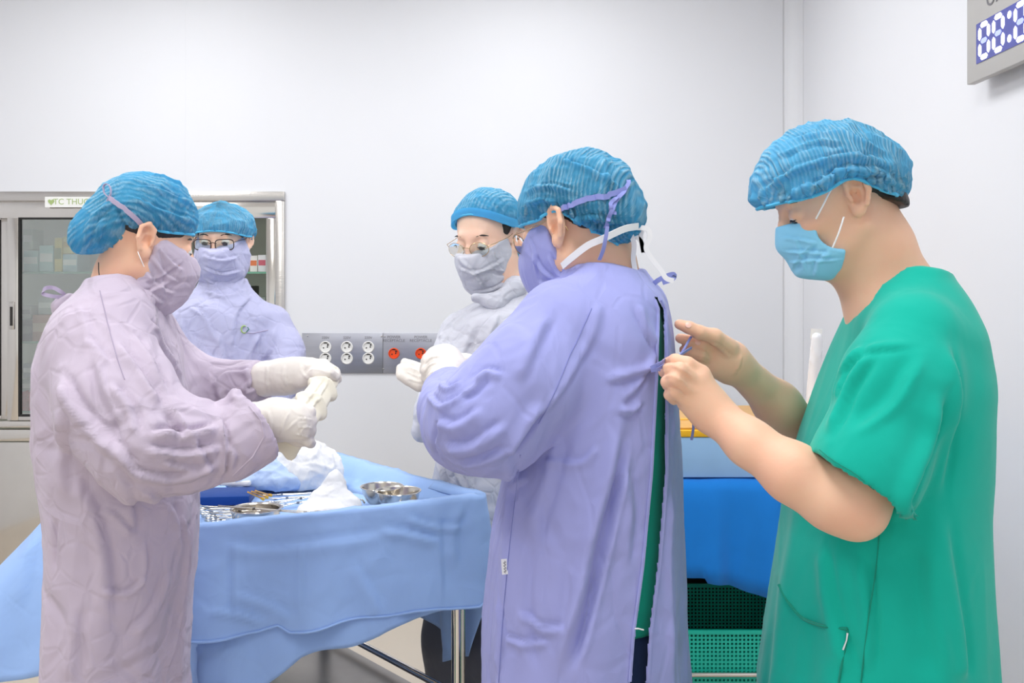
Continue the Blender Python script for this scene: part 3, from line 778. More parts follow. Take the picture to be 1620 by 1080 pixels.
def glasses(root, O, M, s, mat, rw=.024, rh=.017, square=False, drop=0, x0=.107, lensm=M_lens):
    def L(x, y, z): return O+M @ Vector((x, y, z))*s
    g = None; fr = MB()
    for q in (-1, 1):
        pts = []
        for i in range(28):
            a = 2*PI*i/28; cx, sx = math.cos(a), math.sin(a)
            if square: e = .55; cx = math.copysign(abs(cx)**e, cx); sx = math.copysign(abs(sx)**e, sx)
            yy = q*.0335+cx*rw; pts.append(L(x0-abs(yy)**2*2.8, yy, -.004+drop+sx*rh))
        fr.tube(pts, .0016 if square else .0009, 6, closed=True)
        ln = MB(); ln.poly([p for p in pts]+[p+(M @ Vector((.0006, 0, 0))) for p in pts], [list(range(28)), list(range(55, 27, -1))]); 
        yy = q*(.0335+rw)
        fr.tube([L(x0-abs(yy)**2*2.8, yy, .004+drop), L(x0-.022, q*.0705, .006+drop), L(.03, q*.0785, .006+drop), L(-.002, q*.081, .012), L(-.018, q*.082, 0), L(-.024, q*.08, -.018)], .0013 if square else .0009, 6)
        if g is None: first = ln
        else: pass
        g = (g or [])+[ln]
    fr.tube([L(x0, -.0105, drop), L(x0+.003, 0, .003+drop), L(x0, .0105, drop)], .0015 if square else .0011, 6)
    f = fr.obj('spectacle_frame', mat, root)
    for ln in g: ln.obj('lens', lensm, f, False)
    return f
def legs(F, x, y, zt, f, r=.058, gap=.09, k=.03):
    f = Vector(f).normalized(); l = Vector((0, 0, 1)).cross(f)
    for q in (-1, 1):
        b = Vector((x, y, 0))+l*q*gap*.85
        F.chain([b+Vector((0, 0, zt)), b+Vector((0, 0, .5))+f*.02, b+Vector((0, 0, .09))], [r*1.1, r*.75, r*.5], k)
        F.cap(b+Vector((0, 0, .045)), b+f*.13+Vector((0, 0, .035)), .038, .032, .03)
def shoes(root, x, y, f, gap=.09):
    f = Vector(f).normalized(); l = Vector((0, 0, 1)).cross(f)
    for q in (-1, 1):
        b = Vector((x, y, 0))+l*q*gap*.85; F = Fld()
        F.cap(b-f*.035+Vector((0, 0, .045)), b+f*.15+Vector((0, 0, .04)), .052, .05, .02); F.plane(b+Vector((0, 0, .001)), (0, 0, -1)); F.plane(b+Vector((0, 0, .085)), (0, 0, 1), .01)
        sculpt('shoe', F, (b.x-.26, b.x+.26, .01), (b.y-.26, b.y+.26, .01), (-.02, .13, .01), M_shoe, root)
def trousers(root, x, y, zt, f, mat, gap=.09, sc=1):
    F = Fld(); f = Vector(f).normalized(); l = Vector((0, 0, 1)).cross(f)
    F.ell((x, y, zt), (.1*sc, .1*sc, .1), None, .05)
    for q in (-1, 1):
        b = Vector((x, y, 0))+l*q*gap*.85; F.chain([b+Vector((0, 0, zt)), b+Vector((0, 0, .5)), b+Vector((0, 0, .07))], [.08*sc, .08*sc, .072*sc], .04)
    F.plane((0, 0, .07), (0, 0, -1))
    return sculpt('trousers', F, (x-.3, x+.3, .014), (y-.3, y+.3, .014), (.03, zt+.2, .014), mat, root, 1, None, [(.004, 9, 3, (1, 1, .5))])
# =============================================================== 1. right: person in green scrubs, tying the gown
def man_right():
    Yc = 1.5; f = (-1, .02, 0)
    root = thing('person', 'person in green short sleeved scrubs and blue mask tying the gown ribbons, rightmost', 'person', (P(1390, 0, Yc).x, Yc, 0))
    O = P(1322, 313, Yc); M = frame(f, 25)
    F = Fld(); L = head(F, O, M, .955)
    pchain(F, [(1368, 330, 1.5, .046), (1390, 395, 1.5, .05), (1408, 460, 1.5, .062)], .03)
    pchain(F, [(1345, 400, 1.5, .034), (1378, 480, 1.5, .036)], .04)
    pchain(F, [(1425, 475, 1.5, .04), (1440, 560, 1.38, .045)], .05); pchain(F, [(1425, 475, 1.5, .04), (1440, 560, 1.62, .045)], .05)
    F.ell(P(1420, 580, 1.5), (.075, .12, .13), None, .04)
    F.loft(rows(Yc, [(620, 1345, 1500, .12), (800, 1330, 1470, .12), (1000, 1290, 1470, .13), (1180, 1290, 1480, .14), (1300, 1300, 1460, .12)], .12), .05)
    legs(F, P(1385, 0, 1.5).x, 1.5, .75, f)
    # near arm
    pchain(F, [(1440, 570, 1.35, .045), (1400, 690, 1.325, .047), (1352, 795, 1.31, .046)], .03)
    pchain(F, [(1352, 806, 1.31, .040), (1316, 786, 1.315, .0425), (1255, 748, 1.33, .040), (1185, 700, 1.37, .032), (1130, 655, 1.41, .0275)], .02)
    # far arm
    pchain(F, [(1400, 560, 1.66, .05), (1330, 760, 1.7, .045), (1290, 700, 1.68, .04), (1230, 640, 1.63, .035), (1165, 578, 1.57, .0265)], .03)
    # near hand: palm seen from the back, fingers curled onto the ribbon
    k = .006
    pchain(F, [(1132, 655, 1.41, .0265), (1122, 640, 1.41, .0255)], .02); pchain(F, [(1124, 640, 1.41, .021), (1108, 594, 1.408, .0165)], .015)
    pchain(F, [(1122, 645, 1.41, .021), (1100, 606, 1.402, .0165)], .015); pchain(F, [(1118, 650, 1.41, .021), (1090, 622, 1.40, .0155)], .015); pchain(F, [(1118, 654, 1.41, .021), (1086, 636, 1.405, .014)], .015)
    k = .003
    pchain(F, [(1110, 590, 1.408, .0118), (1088, 575, 1.40, .0106), (1068, 569, 1.41, .0093), (1053, 574, 1.43, .0074)], k)
    pchain(F, [(1100, 602, 1.396, .0118), (1076, 584, 1.382, .0106), (1059, 584, 1.395, .0095), (1050, 589, 1.42, .0082)], k)
    pchain(F, [(1091, 617, 1.392, .0115), (1068, 600, 1.378, .0104), (1055, 604, 1.392, .0093), (1056, 610, 1.42, .0082)], k)
    pchain(F, [(1086, 634, 1.395, .0106), (1068, 619, 1.385, .0092), (1059, 624, 1.398, .0085), (1066, 633, 1.42, .0076)], k)
    pchain(F, [(1122, 640, 1.43, .015), (1094, 606, 1.45, .012), (1068, 586, 1.452, .010), (1053, 581, 1.45, .0085)], .006)
    pchain(F, [(1165, 580, 1.57, .026), (1150, 568, 1.56, .0245), (1130, 562, 1.55, .0205)], .02)
    pchain(F, [(1158, 562, 1.56, .022), (1134, 541, 1.545, .0145)], .015); pchain(F, [(1150, 588, 1.56, .018), (1128, 581, 1.55, .0145)], .015)
    pchain(F, [(1152, 550, 1.54, .0165), (1130, 532, 1.52, .0125), (1106, 525, 1.508, .0104), (1090, 518, 1.505, .0094), (1075, 513, 1.508, .0085)], .006)
    pchain(F, [(1132, 552, 1.545, .0118), (1112, 544, 1.53, .0103), (1092, 539, 1.53, .0093), (1076, 535, 1.53, .0083)], k)
    pchain(F, [(1128, 569, 1.55, .0112), (1108, 560, 1.53, .0103), (1094, 556, 1.53, .0093), (1082, 553, 1.535, .008)], k)
    pchain(F, [(1128, 584, 1.555, .0105), (1106, 576, 1.54, .0093), (1092, 571, 1.54, .0085), (1083, 567, 1.54, .0076)], k)
    z1 = P(0, 700, 1.5).z
    sculpt('body', F, [(.13, .26, .0028), (.26, .42, .004), (.42, .55, .0028), (.55, .9, .006)], [(1.2, 1.38, .005), (1.38, 1.62, .003), (1.62, 1.85, .006)], [(-.02, 1.1, .012), (1.1, 1.26, .0036), (1.26, 1.4, .0024), (1.4, 1.75, .0028)], M_skin, root, 1, [([(1049, 579), (1064, 575), (1087, 586), (1098, 597)], .0016, .0022), ([(1051, 595), (1062, 592), (1079, 599), (1090, 611)], .0016, .0024), ([(1054, 612), (1064, 611), (1078, 618), (1086, 628)], .0016, .0024), ([(1072, 526), (1095, 531), (1118, 540)], .0016, .0016), ([(1085, 547), (1105, 551), (1120, 557)], .0016, .002), ([(1092, 563), (1112, 567), (1124, 573)], .0016, .002), ([(1124, 540), (1138, 545), (1160, 566)], .003, .002), ([(1176, 560), (1172, 578), (1160, 600)], .002, .0014), ([(1260, 700), (1290, 722), (1300, 740)], .01, .001)])
    gb = BVHTree.FromObject([c_ for c_ in root.children if c_.name.startswith('body')][0], bpy.context.evaluated_depsgraph_get())
    for px, py in ((1089, 514), (1104, 541)):
        h_ = gb.ray_cast(Vector((0, 0, CAMZ))-Vector(root.location), (P(px, py, 1)-Vector((0, 0, CAMZ))).normalized())
        if h_[0] is not None: MB().lathe([(.0052, -.0008), (.0048, .0006), (.003, .0012), (1e-5, .0014)], h_[0]+Vector(root.location), 16, h_[1].to_track_quat('Z', 'Y').to_matrix()).obj('fingernail', M_nail, root)
    facebits(root, L, M, .955, -32, .0021)
    fn = MB()  # nails
    hairmesh(root, O, M, .97, [((0, 0, -.02), (.72, 0, -1)), ((0, 0, .012), (1, 0, -1.2))], [((-.062, 0, -.044), (.037, .063, .036))])
    # scrub top
    G = Fld()
    G.loft(rows(Yc, [(440, 1385, 1480, .09), (470, 1372, 1500, .13), (520, 1345, 1527, .18), (600, 1312, 1542, .2), (700, 1275, 1542, .2), (800, 1250, 1538, .2), (900, 1234, 1541, .205), (1000, 1219, 1546, .21), (1080, 1209, 1552, .215), (1250, 1195, 1560, .22)], .2), .03,
           mod=lambda t, z: .006*np.sin(t*9+z*3)*np.clip((1.25-z)*2, 0, 1)+.004*np.sin(t*17+2)*np.clip((1.1-z)*2, 0, 1))
    a, b = P(1440, 500, 1.42), P(1440, 500, 1.58); G.cap(a, b, .065, .065, .06)
    SL = Fld(); pchain(SL, [(1448, 535, 1.36, .068), (1424, 610, 1.335, .077), (1372, 738, 1.31, .073), (1330, 832, 1.30, .076)], .025)
    ha, hb = P(1296, 721, 1.31), P(1419, 806, 1.31); hd = (hb-ha).normalized(); dn = Vector((hd.z, 0, -hd.x)); dn = dn if dn.z < 0 else -dn
    SL.plane((ha+hb)/2, dn, .002)
    pchain(SL, [(1392, 692, 1.32, .03), (1372, 738, 1.31, .0695), (1330, 832, 1.30, .0725)], 0, 's')
    pchain(G, [(1430, 535, 1.64, .068), (1390, 640, 1.68, .072), (1350, 720, 1.69, .07)], .03)
    G.fn(SL, 'u', .02)
    # neckline
    n = (P(1475, 417, 1.5)-P(1347, 494, 1.5)).normalized(); nn = Vector((-n.z, 0, n.x)); nn = nn if nn.z > 0 else -nn
    def vneck(p):
        q = p-tocs(P(1347, 497, 1.5)); return -(q@tocs(nn))+np.maximum(np.abs(p[:, 1]-1.5)-.035, 0)*.35+np.maximum(np.abs(p[:, 1]-1.5)-.085, 0)*3
    G.fn(vneck, 's', .002)
    NK = Fld(); pchain(G, [(1400, 400, 1.5, .055), (1412, 462, 1.5, .066)], 0, 's')
    fl = [([(1500, 620), (1478, 700), (1440, 790), (1425, 830)], .012, .012), ([(1462, 560), (1420, 640), (1350, 690)], .014, -.007), ([(1455, 550), (1370, 560), (1330, 600), (1318, 640)], .007, .004),
          ([(1370, 870), (1385, 960), (1388, 1075)], .010, .006), ([(1500, 800), (1530, 1000), (1535, 1078)], .016, .008), ([(1470, 850), (1478, 960), (1500, 1078)], .018, -.007), ([(1310, 860), (1320, 940), (1360, 1070)], .014, .006),
          ([(1505, 540), (1522, 620), (1505, 720), (1490, 800)], .012, .007), ([(1375, 545), (1345, 590), (1325, 640)], .008, .006), ([(1300, 740), (1340, 745), (1395, 790)], .005, .002), ([(1390, 560), (1350, 620), (1320, 690)], .01, .008)]
    scr = sculpt('scrub_top', G, (.36, .8, .005), [(1.2, 1.8, .005)], [(.66, 1.5, .005)], M_scrub, root, 2, fl, [(.004, 6, 2, (1, 1, .45)), (.0015, 16, 5, (1, 1, .6))])
    bvh = BVHTree.FromObject(scr, bpy.context.evaluated_depsgraph_get()); RO = Vector(root.location)
    def onsurf(px, py, off=.0015):
        h = bvh.ray_cast(Vector((0, 0, CAMZ))-RO, (P(px, py, 1)-Vector((0, 0, CAMZ))).normalized())
        return (h[0]+RO+h[1]*off) if h[0] is not None else P(px, py, 1.4)
    # pocket: seam and free upper edge as raised fabric, with a pale tag
    pk = MB(); edge = curve([onsurf(*q) for q in [(1234, 925), (1250, 955), (1272, 978), (1305, 990), (1341, 994)]], 6)
    pk.tube(edge, .0028, 6, flat=.7)
    down = [onsurf(*q, .0008) for q in [(1341, 994), (1338, 1020), (1332, 1050), (1327, 1079)]]; pk.tube(curve(down, 5), .0014, 6)
    pk.obj('pocket_edge', M_scrubd, root); tgm = MB().tube([onsurf(1341, 1000, .003), onsurf(1338, 1012, .003), onsurf(1333, 1027, .003)], [.003, .002, .0025], 6, flat=.4); lab(tgm.obj('pocket_tag', M_lace, root), 'pale tag at pocket corner')
    MB().tube(curve([onsurf(*q, .0006) for q in [(1391, 845), (1386, 900), (1372, 990), (1362, 1079)]], 6), .001, 5).obj('side_seam', M_scrubd, root)
    hs = [onsurf(1297+(1414-1297)*i/10, 711+(795-711)*i/10+2*math.sin(i), .0004) for i in range(11)]; MB().tube(hs, .0007, 5).obj('hem_stitch', M_scrubd, root)
    trousers(root, P(1385, 0, 1.5).x, 1.5, .8, f, M_trousg); shoes(root, P(1385, 0, 1.5).x, 1.5, f)
    # pleated blue mask
    fl = [([(1240, 352), (1275, 350), (1292, 345)], .002, .0015), ([(1236, 372), (1265, 375), (1295, 382)], .003, .003), ([(1240, 395), (1275, 395), (1318, 400)], .003, .0035), ([(1245, 412), (1285, 408), (1330, 408)], .003, .003),
          ([(1252, 428), (1270, 400), (1290, 385)], .004, -.003), ([(1285, 438), (1290, 410), (1312, 392)], .004, .003), ([(1262, 372), (1268, 395), (1280, 430)], .004, .002)]
    mk = Fld(); mk.ell(L(.05, 0, -.045), (.057, .063, .06), M, .02); mk.cap(L(.096, 0, -.012), L(.104, 0, -.035), .012, .016, .03); mk.ell(L(.068, 0, -.082), (.044, .047, .038), M, .02); mk.ell(L(.022, 0, -.064), (.064, .071, .056), M, .015)
    for pt, n_ in (((.085, 0, .001), (-.18, 0, 1)), ((.045, 0, -.03), (-1, 0, .0)), ):
        pass
    c1 = [P(*q) for q in ((1290, 340, 1.5), (1236, 357, 1.5))]; nrm = lambda a, b, s: (Vector((-(b-a).z, 0, (b-a).x))*s).normalized()
    a, b = P(1230, 359, 1.5), P(1290, 341, 1.5); n1 = nrm(a, b, 1); mk.plane(a, n1 if n1.z > 0 else -n1, .002)
    a, b = P(1333, 392, 1.45), P(1335, 440, 1.45); mk.plane(a, (1, 0, 0.05), .002)
    # bite out of the rear upper edge so the cheek shows
    mk.ell(P(1330, 362, 1.44), (.034, .2, .030), None, .004, 's'); mk.ell(P(1316, 350, 1.44), (.021, .2, .034), None, .004, 's'); mk.plane(P(1320, 443, 1.44), (-.1, 0, -1), .006)
    mo = sculpt('surgical_mask', mk, (.36, .58, .0026), (1.38, 1.62, .0026), (1.44, 1.6, .0026), M_mask, root, 1, fl)
    # white piping on the mask and ear loops
    lp = MB(); ear_t = P(1312, 305, 1.418); ear_b = P(1334, 350, 1.422)
    lp.tube(curve([P(1291, 346, 1.425), P(1301, 327, 1.415), ear_t, P(1318, 296, 1.42)], 5), .0013, 6); lp.tube(curve([P(1335, 343, 1.408), P(1327, 368, 1.405), P(1317, 392, 1.41)], 5), .0013, 6)
    lab(lp.obj('ear_loop', M_lace, mo), 'white elastic ear loop')
    rim = rimfn(96, 99, 118, .95, .9, ear=9)
    Mc = frame(f, 12)
    cap_(root, O+Vector((-.012, 0, -.001)), Mc, None, rim, M_cap2, a=.119, b=.106, c=.092, cz=.02, seed=3, bulges=(((-1, 0, -.2), .008, .2),), folds=[([(1198, 305), (1255, 262), (1330, 240), (1405, 250)], .005, .007), ([(1215, 322), (1290, 288), (1330, 262), (1395, 262), (1432, 300)], .005, .008), ([(1250, 218), (1330, 208), (1405, 238)], .005, .006), ([(1335, 288), (1380, 278), (1425, 305)], .004, .006), ([(1225, 250), (1290, 222), (1340, 226)], .005, -.005), ([(1350, 300), (1362, 285), (1380, 300), (1392, 286), (1410, 308)], .003, .004)], rough=.006, ruff=.007, pleat=lambda q: np.stack([q[:, 0]*5.5+.25*q[:, 1]+.35*q[:, 2], q[:, 1]*4+q[:, 2]*3], 1))
    return root
M_scrub = fabric('green_scrub_cloth', '#0CB39E', wr=.35, wscale=3.5, dist=.03, var=.03); M_scrubd = fabric('green_seam', '#0C8E78', wr=.1)
M_mask = fabric('blue_mask_cloth', '#90D4F5', wr=.12, wscale=30, dist=.004, var=.03)
M_gownA = fabric('mauve_gown_cloth', '#C8BBCC', wr=.95, wscale=7, dist=.05)
M_gownB = fabric('lavender_gown_cloth', '#BCBDDD', wr=.95, wscale=8, dist=.05)
M_gownC = fabric('pale_grey_gown_cloth', '#CDCED8', wr=.95, wscale=8, dist=.05)
M_gownD = fabric('violet_blue_gown_cloth', '#A0A4DC', wr=.95, wscale=6, dist=.05, aniso=(1, 1, .55))
M_tieA = fabric('mauve_ribbon', '#B9ADC8', wr=.2); M_tieD = fabric('violet_ribbon', '#8F97D6', wr=.2); M_seamD = fabric('violet_seam', '#868CC8', wr=.1); M_seamA = fabric('mauve_seam', '#B3A7BE', wr=.1)
M_under = fabric('green_undershirt', '#159E88', wr=.2)
M_navy = fabric('navy_trousers', '#23365E', wr=.3)
M_logo = plain('lime_print', '#B6E04E', .6); M_logo2 = plain('dark_green_print', '#4C8A78', .6)
M_headset = plain('black_cord', '#26201E', .5)
STDMASK = [((.1, 0, -.010), (.26, 0, .96)), ((.012, 0, 0), (-.97, 0, .2))]
def surf(o):
    b = BVHTree.FromObject(o, bpy.context.evaluated_depsgraph_get()); R = parent_loc(o)
    def g(px, py, off=.0015, dflt=1.7):
        h = b.ray_cast(Vector((0, 0, CAMZ))-R, (P(px, py, 1)-Vector((0, 0, CAMZ))).normalized())
        if h[0] is None: return P(px, py, dflt)
        n = h[1] if h[1].dot(P(px, py, 1)-Vector((0, 0, CAMZ))) < 0 else -h[1]
        return h[0]+R+n*off
    return g
def seam(name, g, pts, r, mat, root, off=.0006, n=6):
    q = []
    for i in range(len(pts)-1):
        for k in range(n):
            t = k/n; q.append(g(pts[i][0]+(pts[i+1][0]-pts[i][0])*t, pts[i][1]+(pts[i+1][1]-pts[i][1])*t, off))
    q.append(g(*pts[-1], off)); q = [a for i, a in enumerate(q) if i == 0 or (a-q[i-1]).length < .08]
    if len(q) < 3: return None
    return MB().tube(q, r, 6).obj(name, mat, root)
def logo(g, px, py, s, root):
    c = g(px, py, .002); e = g(px+4, py, .002)-g(px-4, py, .002); e.normalize(); u = (g(px, py-4, .002)-g(px, py+4, .002)).normalized()
    MB().tube([c+e*math.cos(a_)*s*.75+u*math.sin(a_)*s for a_ in [math.radians(50+260*i/14) for i in range(15)]], s*.3, 6, flat=.3).obj('chest_logo', M_logo, root)
    m = MB().tube([c+e*s*.6-u*s*.7, c+e*s*1.3+u*s*.1, c+e*s*.9+u*s*.6], .0015, 6); m.obj('logo_stroke', M_logo2, root)
# =============================================================== 2. left: person in mauve gown opening a glove
def woman_left():
    Yc = 1.72; f = Vector((.845, .535, 0)); root = thing('person', 'person in mauve surgical gown and blue bun-shaped cap pulling open a latex glove, leftmost', 'person', (P(195, 0, Yc).x, Yc, 0))
    O = Vector((-.674, Yc, 1.530)); M = frame(f, 16)
    F = Fld(); L = head(F, O, M, .93)
    pchain(F, [(222, 395, Yc, .044), (200, 440, Yc, .05), (188, 490, Yc, .062)], .03)
    F.loft(rows(Yc, [(500, 140, 245, .12), (600, 115, 260, .13), (750, 125, 260, .12), (900, 120, 265, .13), (1180, 125, 255, .12), (1300, 130, 250, .1)], .1), .04)
    cx = P(187, 0, Yc).x; legs(F, cx-.02, Yc, .75, f, .05, .06)
    pchain(F, [(165, 555, 1.58, .045), (218, 705, 1.52, .04), (330, 700, 1.56, .035), (400, 672, 1.59, .026), (440, 668, 1.6, .022)], .02)
    pchain(F, [(225, 560, 1.86, .045), (290, 640, 1.9, .04), (380, 615, 1.88, .032), (440, 595, 1.86, .024), (470, 590, 1.86, .02)], .02)
    sculpt('body', F, [(-1.0, -.8, .008), (-.8, -.5, .0035), (-.5, -.2, .008)], [(1.4, 1.6, .008), (1.6, 1.82, .0035), (1.82, 2.0, .008)], [(-.02, 1.36, .014), (1.36, 1.66, .0035)], M_skin, root)
    facebits(root, L, M, .93, -25, .003)
    hairmesh(root, O+Vector((.004, 0, -.002)), M, .9, [((0, 0, .0), (-.1, 0, -1))])
    G = Fld()
    G.loft(rows(Yc, [(455, 168, 222, .065), (475, 125, 238, .1), (500, 104, 256, .16), (540, 90, 268, .185), (600, 76, 280, .19), (700, 75, 298, .19), (780, 86, 306, .18), (850, 94, 305, .18), (950, 92, 293, .19), (1080, 95, 280, .2), (1250, 93, 285, .215), (1400, 90, 290, .22)], .2), .03,
           mod=lambda t, z: .005*np.sin(t*7+z*2)*np.clip((1.1-z)*2, 0, 1)+.004*np.sin(t*13+1)*np.clip((1.0-z)*2, 0, 1))
    pchain(G, [(178, 500, 1.62, .06), (178, 500, 1.82, .06)], .06)
    SL = Fld(); pchain(SL, [(160, 545, 1.6, .082), (188, 640, 1.555, .092), (232, 698, 1.53, .086), (300, 705, 1.55, .071), (352, 702, 1.57, .055)], .03)
    pchain(SL, [(345, 705, 1.571, .055), (392, 677, 1.583, .056)], .01)
    pchain(SL, [(362, 700, 1.573, .064), (398, 676, 1.585, .066)], .0)
    q = P(393, 682, 1.583); d = (P(398, 672, 1.60)-P(352, 702, 1.565)).normalized(); SL.plane(q+d*.012, d, .004)
    pchain(SL, [(372, 695, 1.577, .045), (430, 656, 1.595, .056)], .0, 's')
    G.fn(SL, 'u', .02)
    SF = Fld(); pchain(SF, [(215, 535, 1.84, .075), (275, 610, 1.9, .075), (330, 620, 1.9, .062), (412, 604, 1.875, .044)], .03)
    q = P(414, 604, 1.872); d = (P(440, 598, 1.86)-P(330, 618, 1.9)).normalized(); SF.plane(q, d, .003)
    G.fn(SF, 'u', .03)
    # open neck
    pchain(G, [(222, 380, Yc, .05), (198, 448, Yc, .054)], .006, 's')
    fl = [([(101, 584), (125, 632), (149, 661), (212, 724)], .012, .012), ([(193, 700), (217, 742), (270, 753), (350, 728)], .008, .008), ([(236, 680), (270, 674), (299, 680), (345, 668)], .008, .013), ([(228, 702), (289, 712), (352, 700)], .007, .010),
          ([(268, 640), (294, 676), (300, 690)], .008, -.010), ([(143, 530), (180, 573)], .006, .005), ([(187, 533), (233, 597), (262, 640)], .007, .007), ([(213, 523), (245, 570), (268, 620)], .007, .006), ([(233, 497), (262, 545), (290, 600)], .008, .008),
          ([(301, 777), (298, 897), (289, 969), (265, 1075)], .009, .007), ([(235, 770), (280, 800), (292, 880)], .010, .006), ([(232, 850), (236, 900), (225, 930)], .006, .004), ([(160, 925), (200, 935), (232, 905)], .006, .006), ([(120, 740), (160, 800), (180, 880), (185, 1000)], .014, .007), ([(130, 960), (128, 1078)], .012, .007),
          ([(185, 720), (215, 780), (220, 850)], .01, .006), ([(95, 820), (90, 905)], .006, -.005), ([(180, 600), (215, 640), (225, 690)], .008, .008), ([(150, 560), (165, 620), (200, 690)], .008, -.007), ([(310, 690), (325, 720), (340, 740)], .006, .007), ([(348, 652), (364, 700), (352, 758)], .005, .009), ([(250, 720), (300, 738), (340, 730)], .006, .006),
          ([(330, 610), (355, 585), (400, 585)], .006, .006), ([(375, 625), (395, 612), (412, 612)], .004, .006), ([(340, 640), (360, 620), (385, 628)], .006, .007), ([(395, 580), (400, 600), (396, 630)], .005, .006),
          ([(160, 800), (190, 812), (215, 845)], .006, .004), ([(200, 1000), (240, 960), (260, 900)], .012, .006), ([(130, 480), (150, 520), (140, 560)], .007, .004), ([(110, 640), (105, 720), (118, 790)], .012, .006), ([(365, 700), (378, 720), (372, 745)], .006, .005)]
    gw = sculpt('gown', G, [(-.95, -.35, .0047)], [(1.4, 2.03, .0047)], [(.48, 1.5, .0047)], M_gownA, root, 1, fl, [(.0045, 7, 2, (1, 1, .6)), (.0028, 14, 5, (1, 1, .8)), (.001, 30, 8, (1, 1, 1))])
    g = surf(gw)
    seam('gown_seam', g, [(158, 460), (165, 490), (175, 530), (188, 575), (197, 600)], .0008, M_seamA, root)
    # turned back cuff edges
    seam('cuff_edge', g, [(394, 642), (412, 665), (418, 690), (400, 722), (368, 752)], .0018, M_gownA, root, .0)
    # collar: raised neckband and the back tie loop
    Gs = Fld(); pchain(Gs, [(205, 472, Yc-.05, .012), (224, 478, Yc-.055, .014), (236, 462, Yc-.03, .012)], .03); pchain(Gs, [(205, 470, Yc-.05, .010), (180, 466, Yc-.06, .009), (156, 462, Yc-.045, .008)], .02)
    sculpt('collar', Gs, (-.8, -.55, .0035), (1.55, 1.85, .0035), (1.38, 1.5, .0035), M_gownA, root, 1, None, [(.002, 30, 1, (1, 1, 1))])
    c = [P(106, 470, 1.74), P(97, 462, 1.73), P(84, 455, 1.73), P(72, 456, 1.72), P(68, 464, 1.72), P(80, 468, 1.72), P(98, 470, 1.73), P(108, 472, 1.73)]
    MB().ribbon(curve(c, 5), .007, (.1, .3, 1), .0006).obj('back_tie', M_tieA, root)
    fl2 = Fld(); fl2.chain([P(112, 476, 1.74), P(97, 486, 1.74), P(90, 505, 1.74)], [.014, .016, .007], .01); fl2.ops = fl2.ops
    sculpt('back_flap', fl2, (-.88, -.76, .004), (1.68, 1.8, .004), (1.36, 1.46, .004), M_gownA, root, 1, None, [(.004, 30, 1, (1, 1, 1))])
    # green undershirt at the nape
    U = Fld(); pchain(U, [(200, 448, Yc, .054), (172, 462, Yc, .05)], .02); U.plane(P(170, 447, Yc), (-.25, 0, 1), .003)
    sculpt('undershirt', U, (-.82, -.6, .004), (1.6, 1.85, .004), (1.36, 1.5, .004), M_under, root)
    trousers(root, cx-.02, Yc, .75, f, M_trousg, .06, .85); shoes(root, cx-.02, Yc, f, .06)
    # mask
    def L2(x, y, z): return O+M @ Vector((x, y, z))*.97
    fl = [([(250, 385), (275, 415), (292, 425)], .004, .004), ([(240, 400), (262, 430), (285, 445)], .004, .004), ([(232, 425), (255, 452), (280, 462)], .004, .004), ([(228, 445), (250, 440), (290, 412)], .004, -.003), ([(222, 455), (245, 465), (262, 478)], .005, .005), ([(246, 378), (258, 420), (262, 470)], .005, .003), ([(225, 470), (240, 455), (270, 440)], .004, .004)]
    m = maskmesh(root, 'cloth_mask', O, M, .93, [((.1, 0, -.006), (.24, 0, .97)), ((.02, 0, 0), (-.97, 0, .22))], M_gownA, fl, ext=[((.025, 0, -.105), (.055, .06, .05)), ((.078, 0, -.06), (.036, .032, .05))], wr=[(.003, 22, 3, (1, 1, 1))])
    MB().tube(curve([P(218, 398, 1.64), P(222, 408, 1.635), P(228, 422, 1.64)], 4), .0008, 6).obj('ear_loop', M_lace, root)
    rim = rimfn(97, 104, 138, .94, .62, ear=3, ew=.4)
    Mc = frame(f, 4)
    cap_(root, O+Vector((.004, 0, .012)), Mc, None, rim, M_cap1, a=.088, b=.086, c=.088, cz=.018, bulges=(((-1, -.05, -.18), .016, .10), ((-1, 0, -.65), .032, .10), ((1, 0, .3), .014, .25)), seed=11, folds=[([(190, 325), (203, 355), (218, 370)], .005, -.006), ([(182, 322), (150, 350), (140, 395)], .005, .006), ([(215, 290), (262, 300), (312, 330)], .005, .006), ([(200, 305), (250, 328), (312, 350)], .004, .005), ([(170, 345), (160, 380), (175, 405)], .005, .006), ([(200, 370), (180, 385), (165, 410)], .004, .005), ([(240, 275), (285, 290), (315, 318)], .004, .005)], rough=.004, ruff=.003,
         pleat=lambda q: np.stack([q[:, 2]*2.5+np.sin(q[:, 0]*30)*.05+q[:, 1]*1.2, q[:, 0]*4], 1))
    gc = surf([c_ for c_ in root.children if c_.name.startswith('surgical_cap')][0])
    MB().ribbon([gc(q.x, q.y, .002) for q in curve([(234, 364, 0), (215, 345, 0), (190, 325, 0), (172, 313, 0)], 5)], .0085, (.6, -.2, 1), .0007).obj('mask_tie', M_tieA, root)
    MB().ribbon(curve([P(172, 312, 1.64), P(165, 305, 1.64), P(164, 294, 1.64), P(170, 291, 1.64), P(175, 298, 1.64), P(175, 308, 1.64), P(171, 315, 1.64), P(168, 326, 1.64)], 5), .006, (0, -1, .1), .0006).obj('bow_loop', M_tieA, root)
    MB().tube(curve([P(156, 415, 1.66), P(157, 435, 1.65), P(164, 455, 1.645), P(178, 472, 1.64)], 5), .0009, 6).obj('neck_cord', M_headset, root)
    # gloves
    H = Fld(); k = .003                     # near hand: fist seen from the back
    pchain(H, [(398, 668, 1.59, .034), (425, 664, 1.60, .030), (440, 663, 1.6, .028)], .01)
    pchain(H, [(440, 656, 1.6, .024), (468, 652, 1.6, .0205)], .02); pchain(H, [(440, 672, 1.6, .024), (474, 680, 1.6, .0195)], .02); pchain(H, [(440, 662, 1.6, .026), (476, 668, 1.6, .021)], .02)
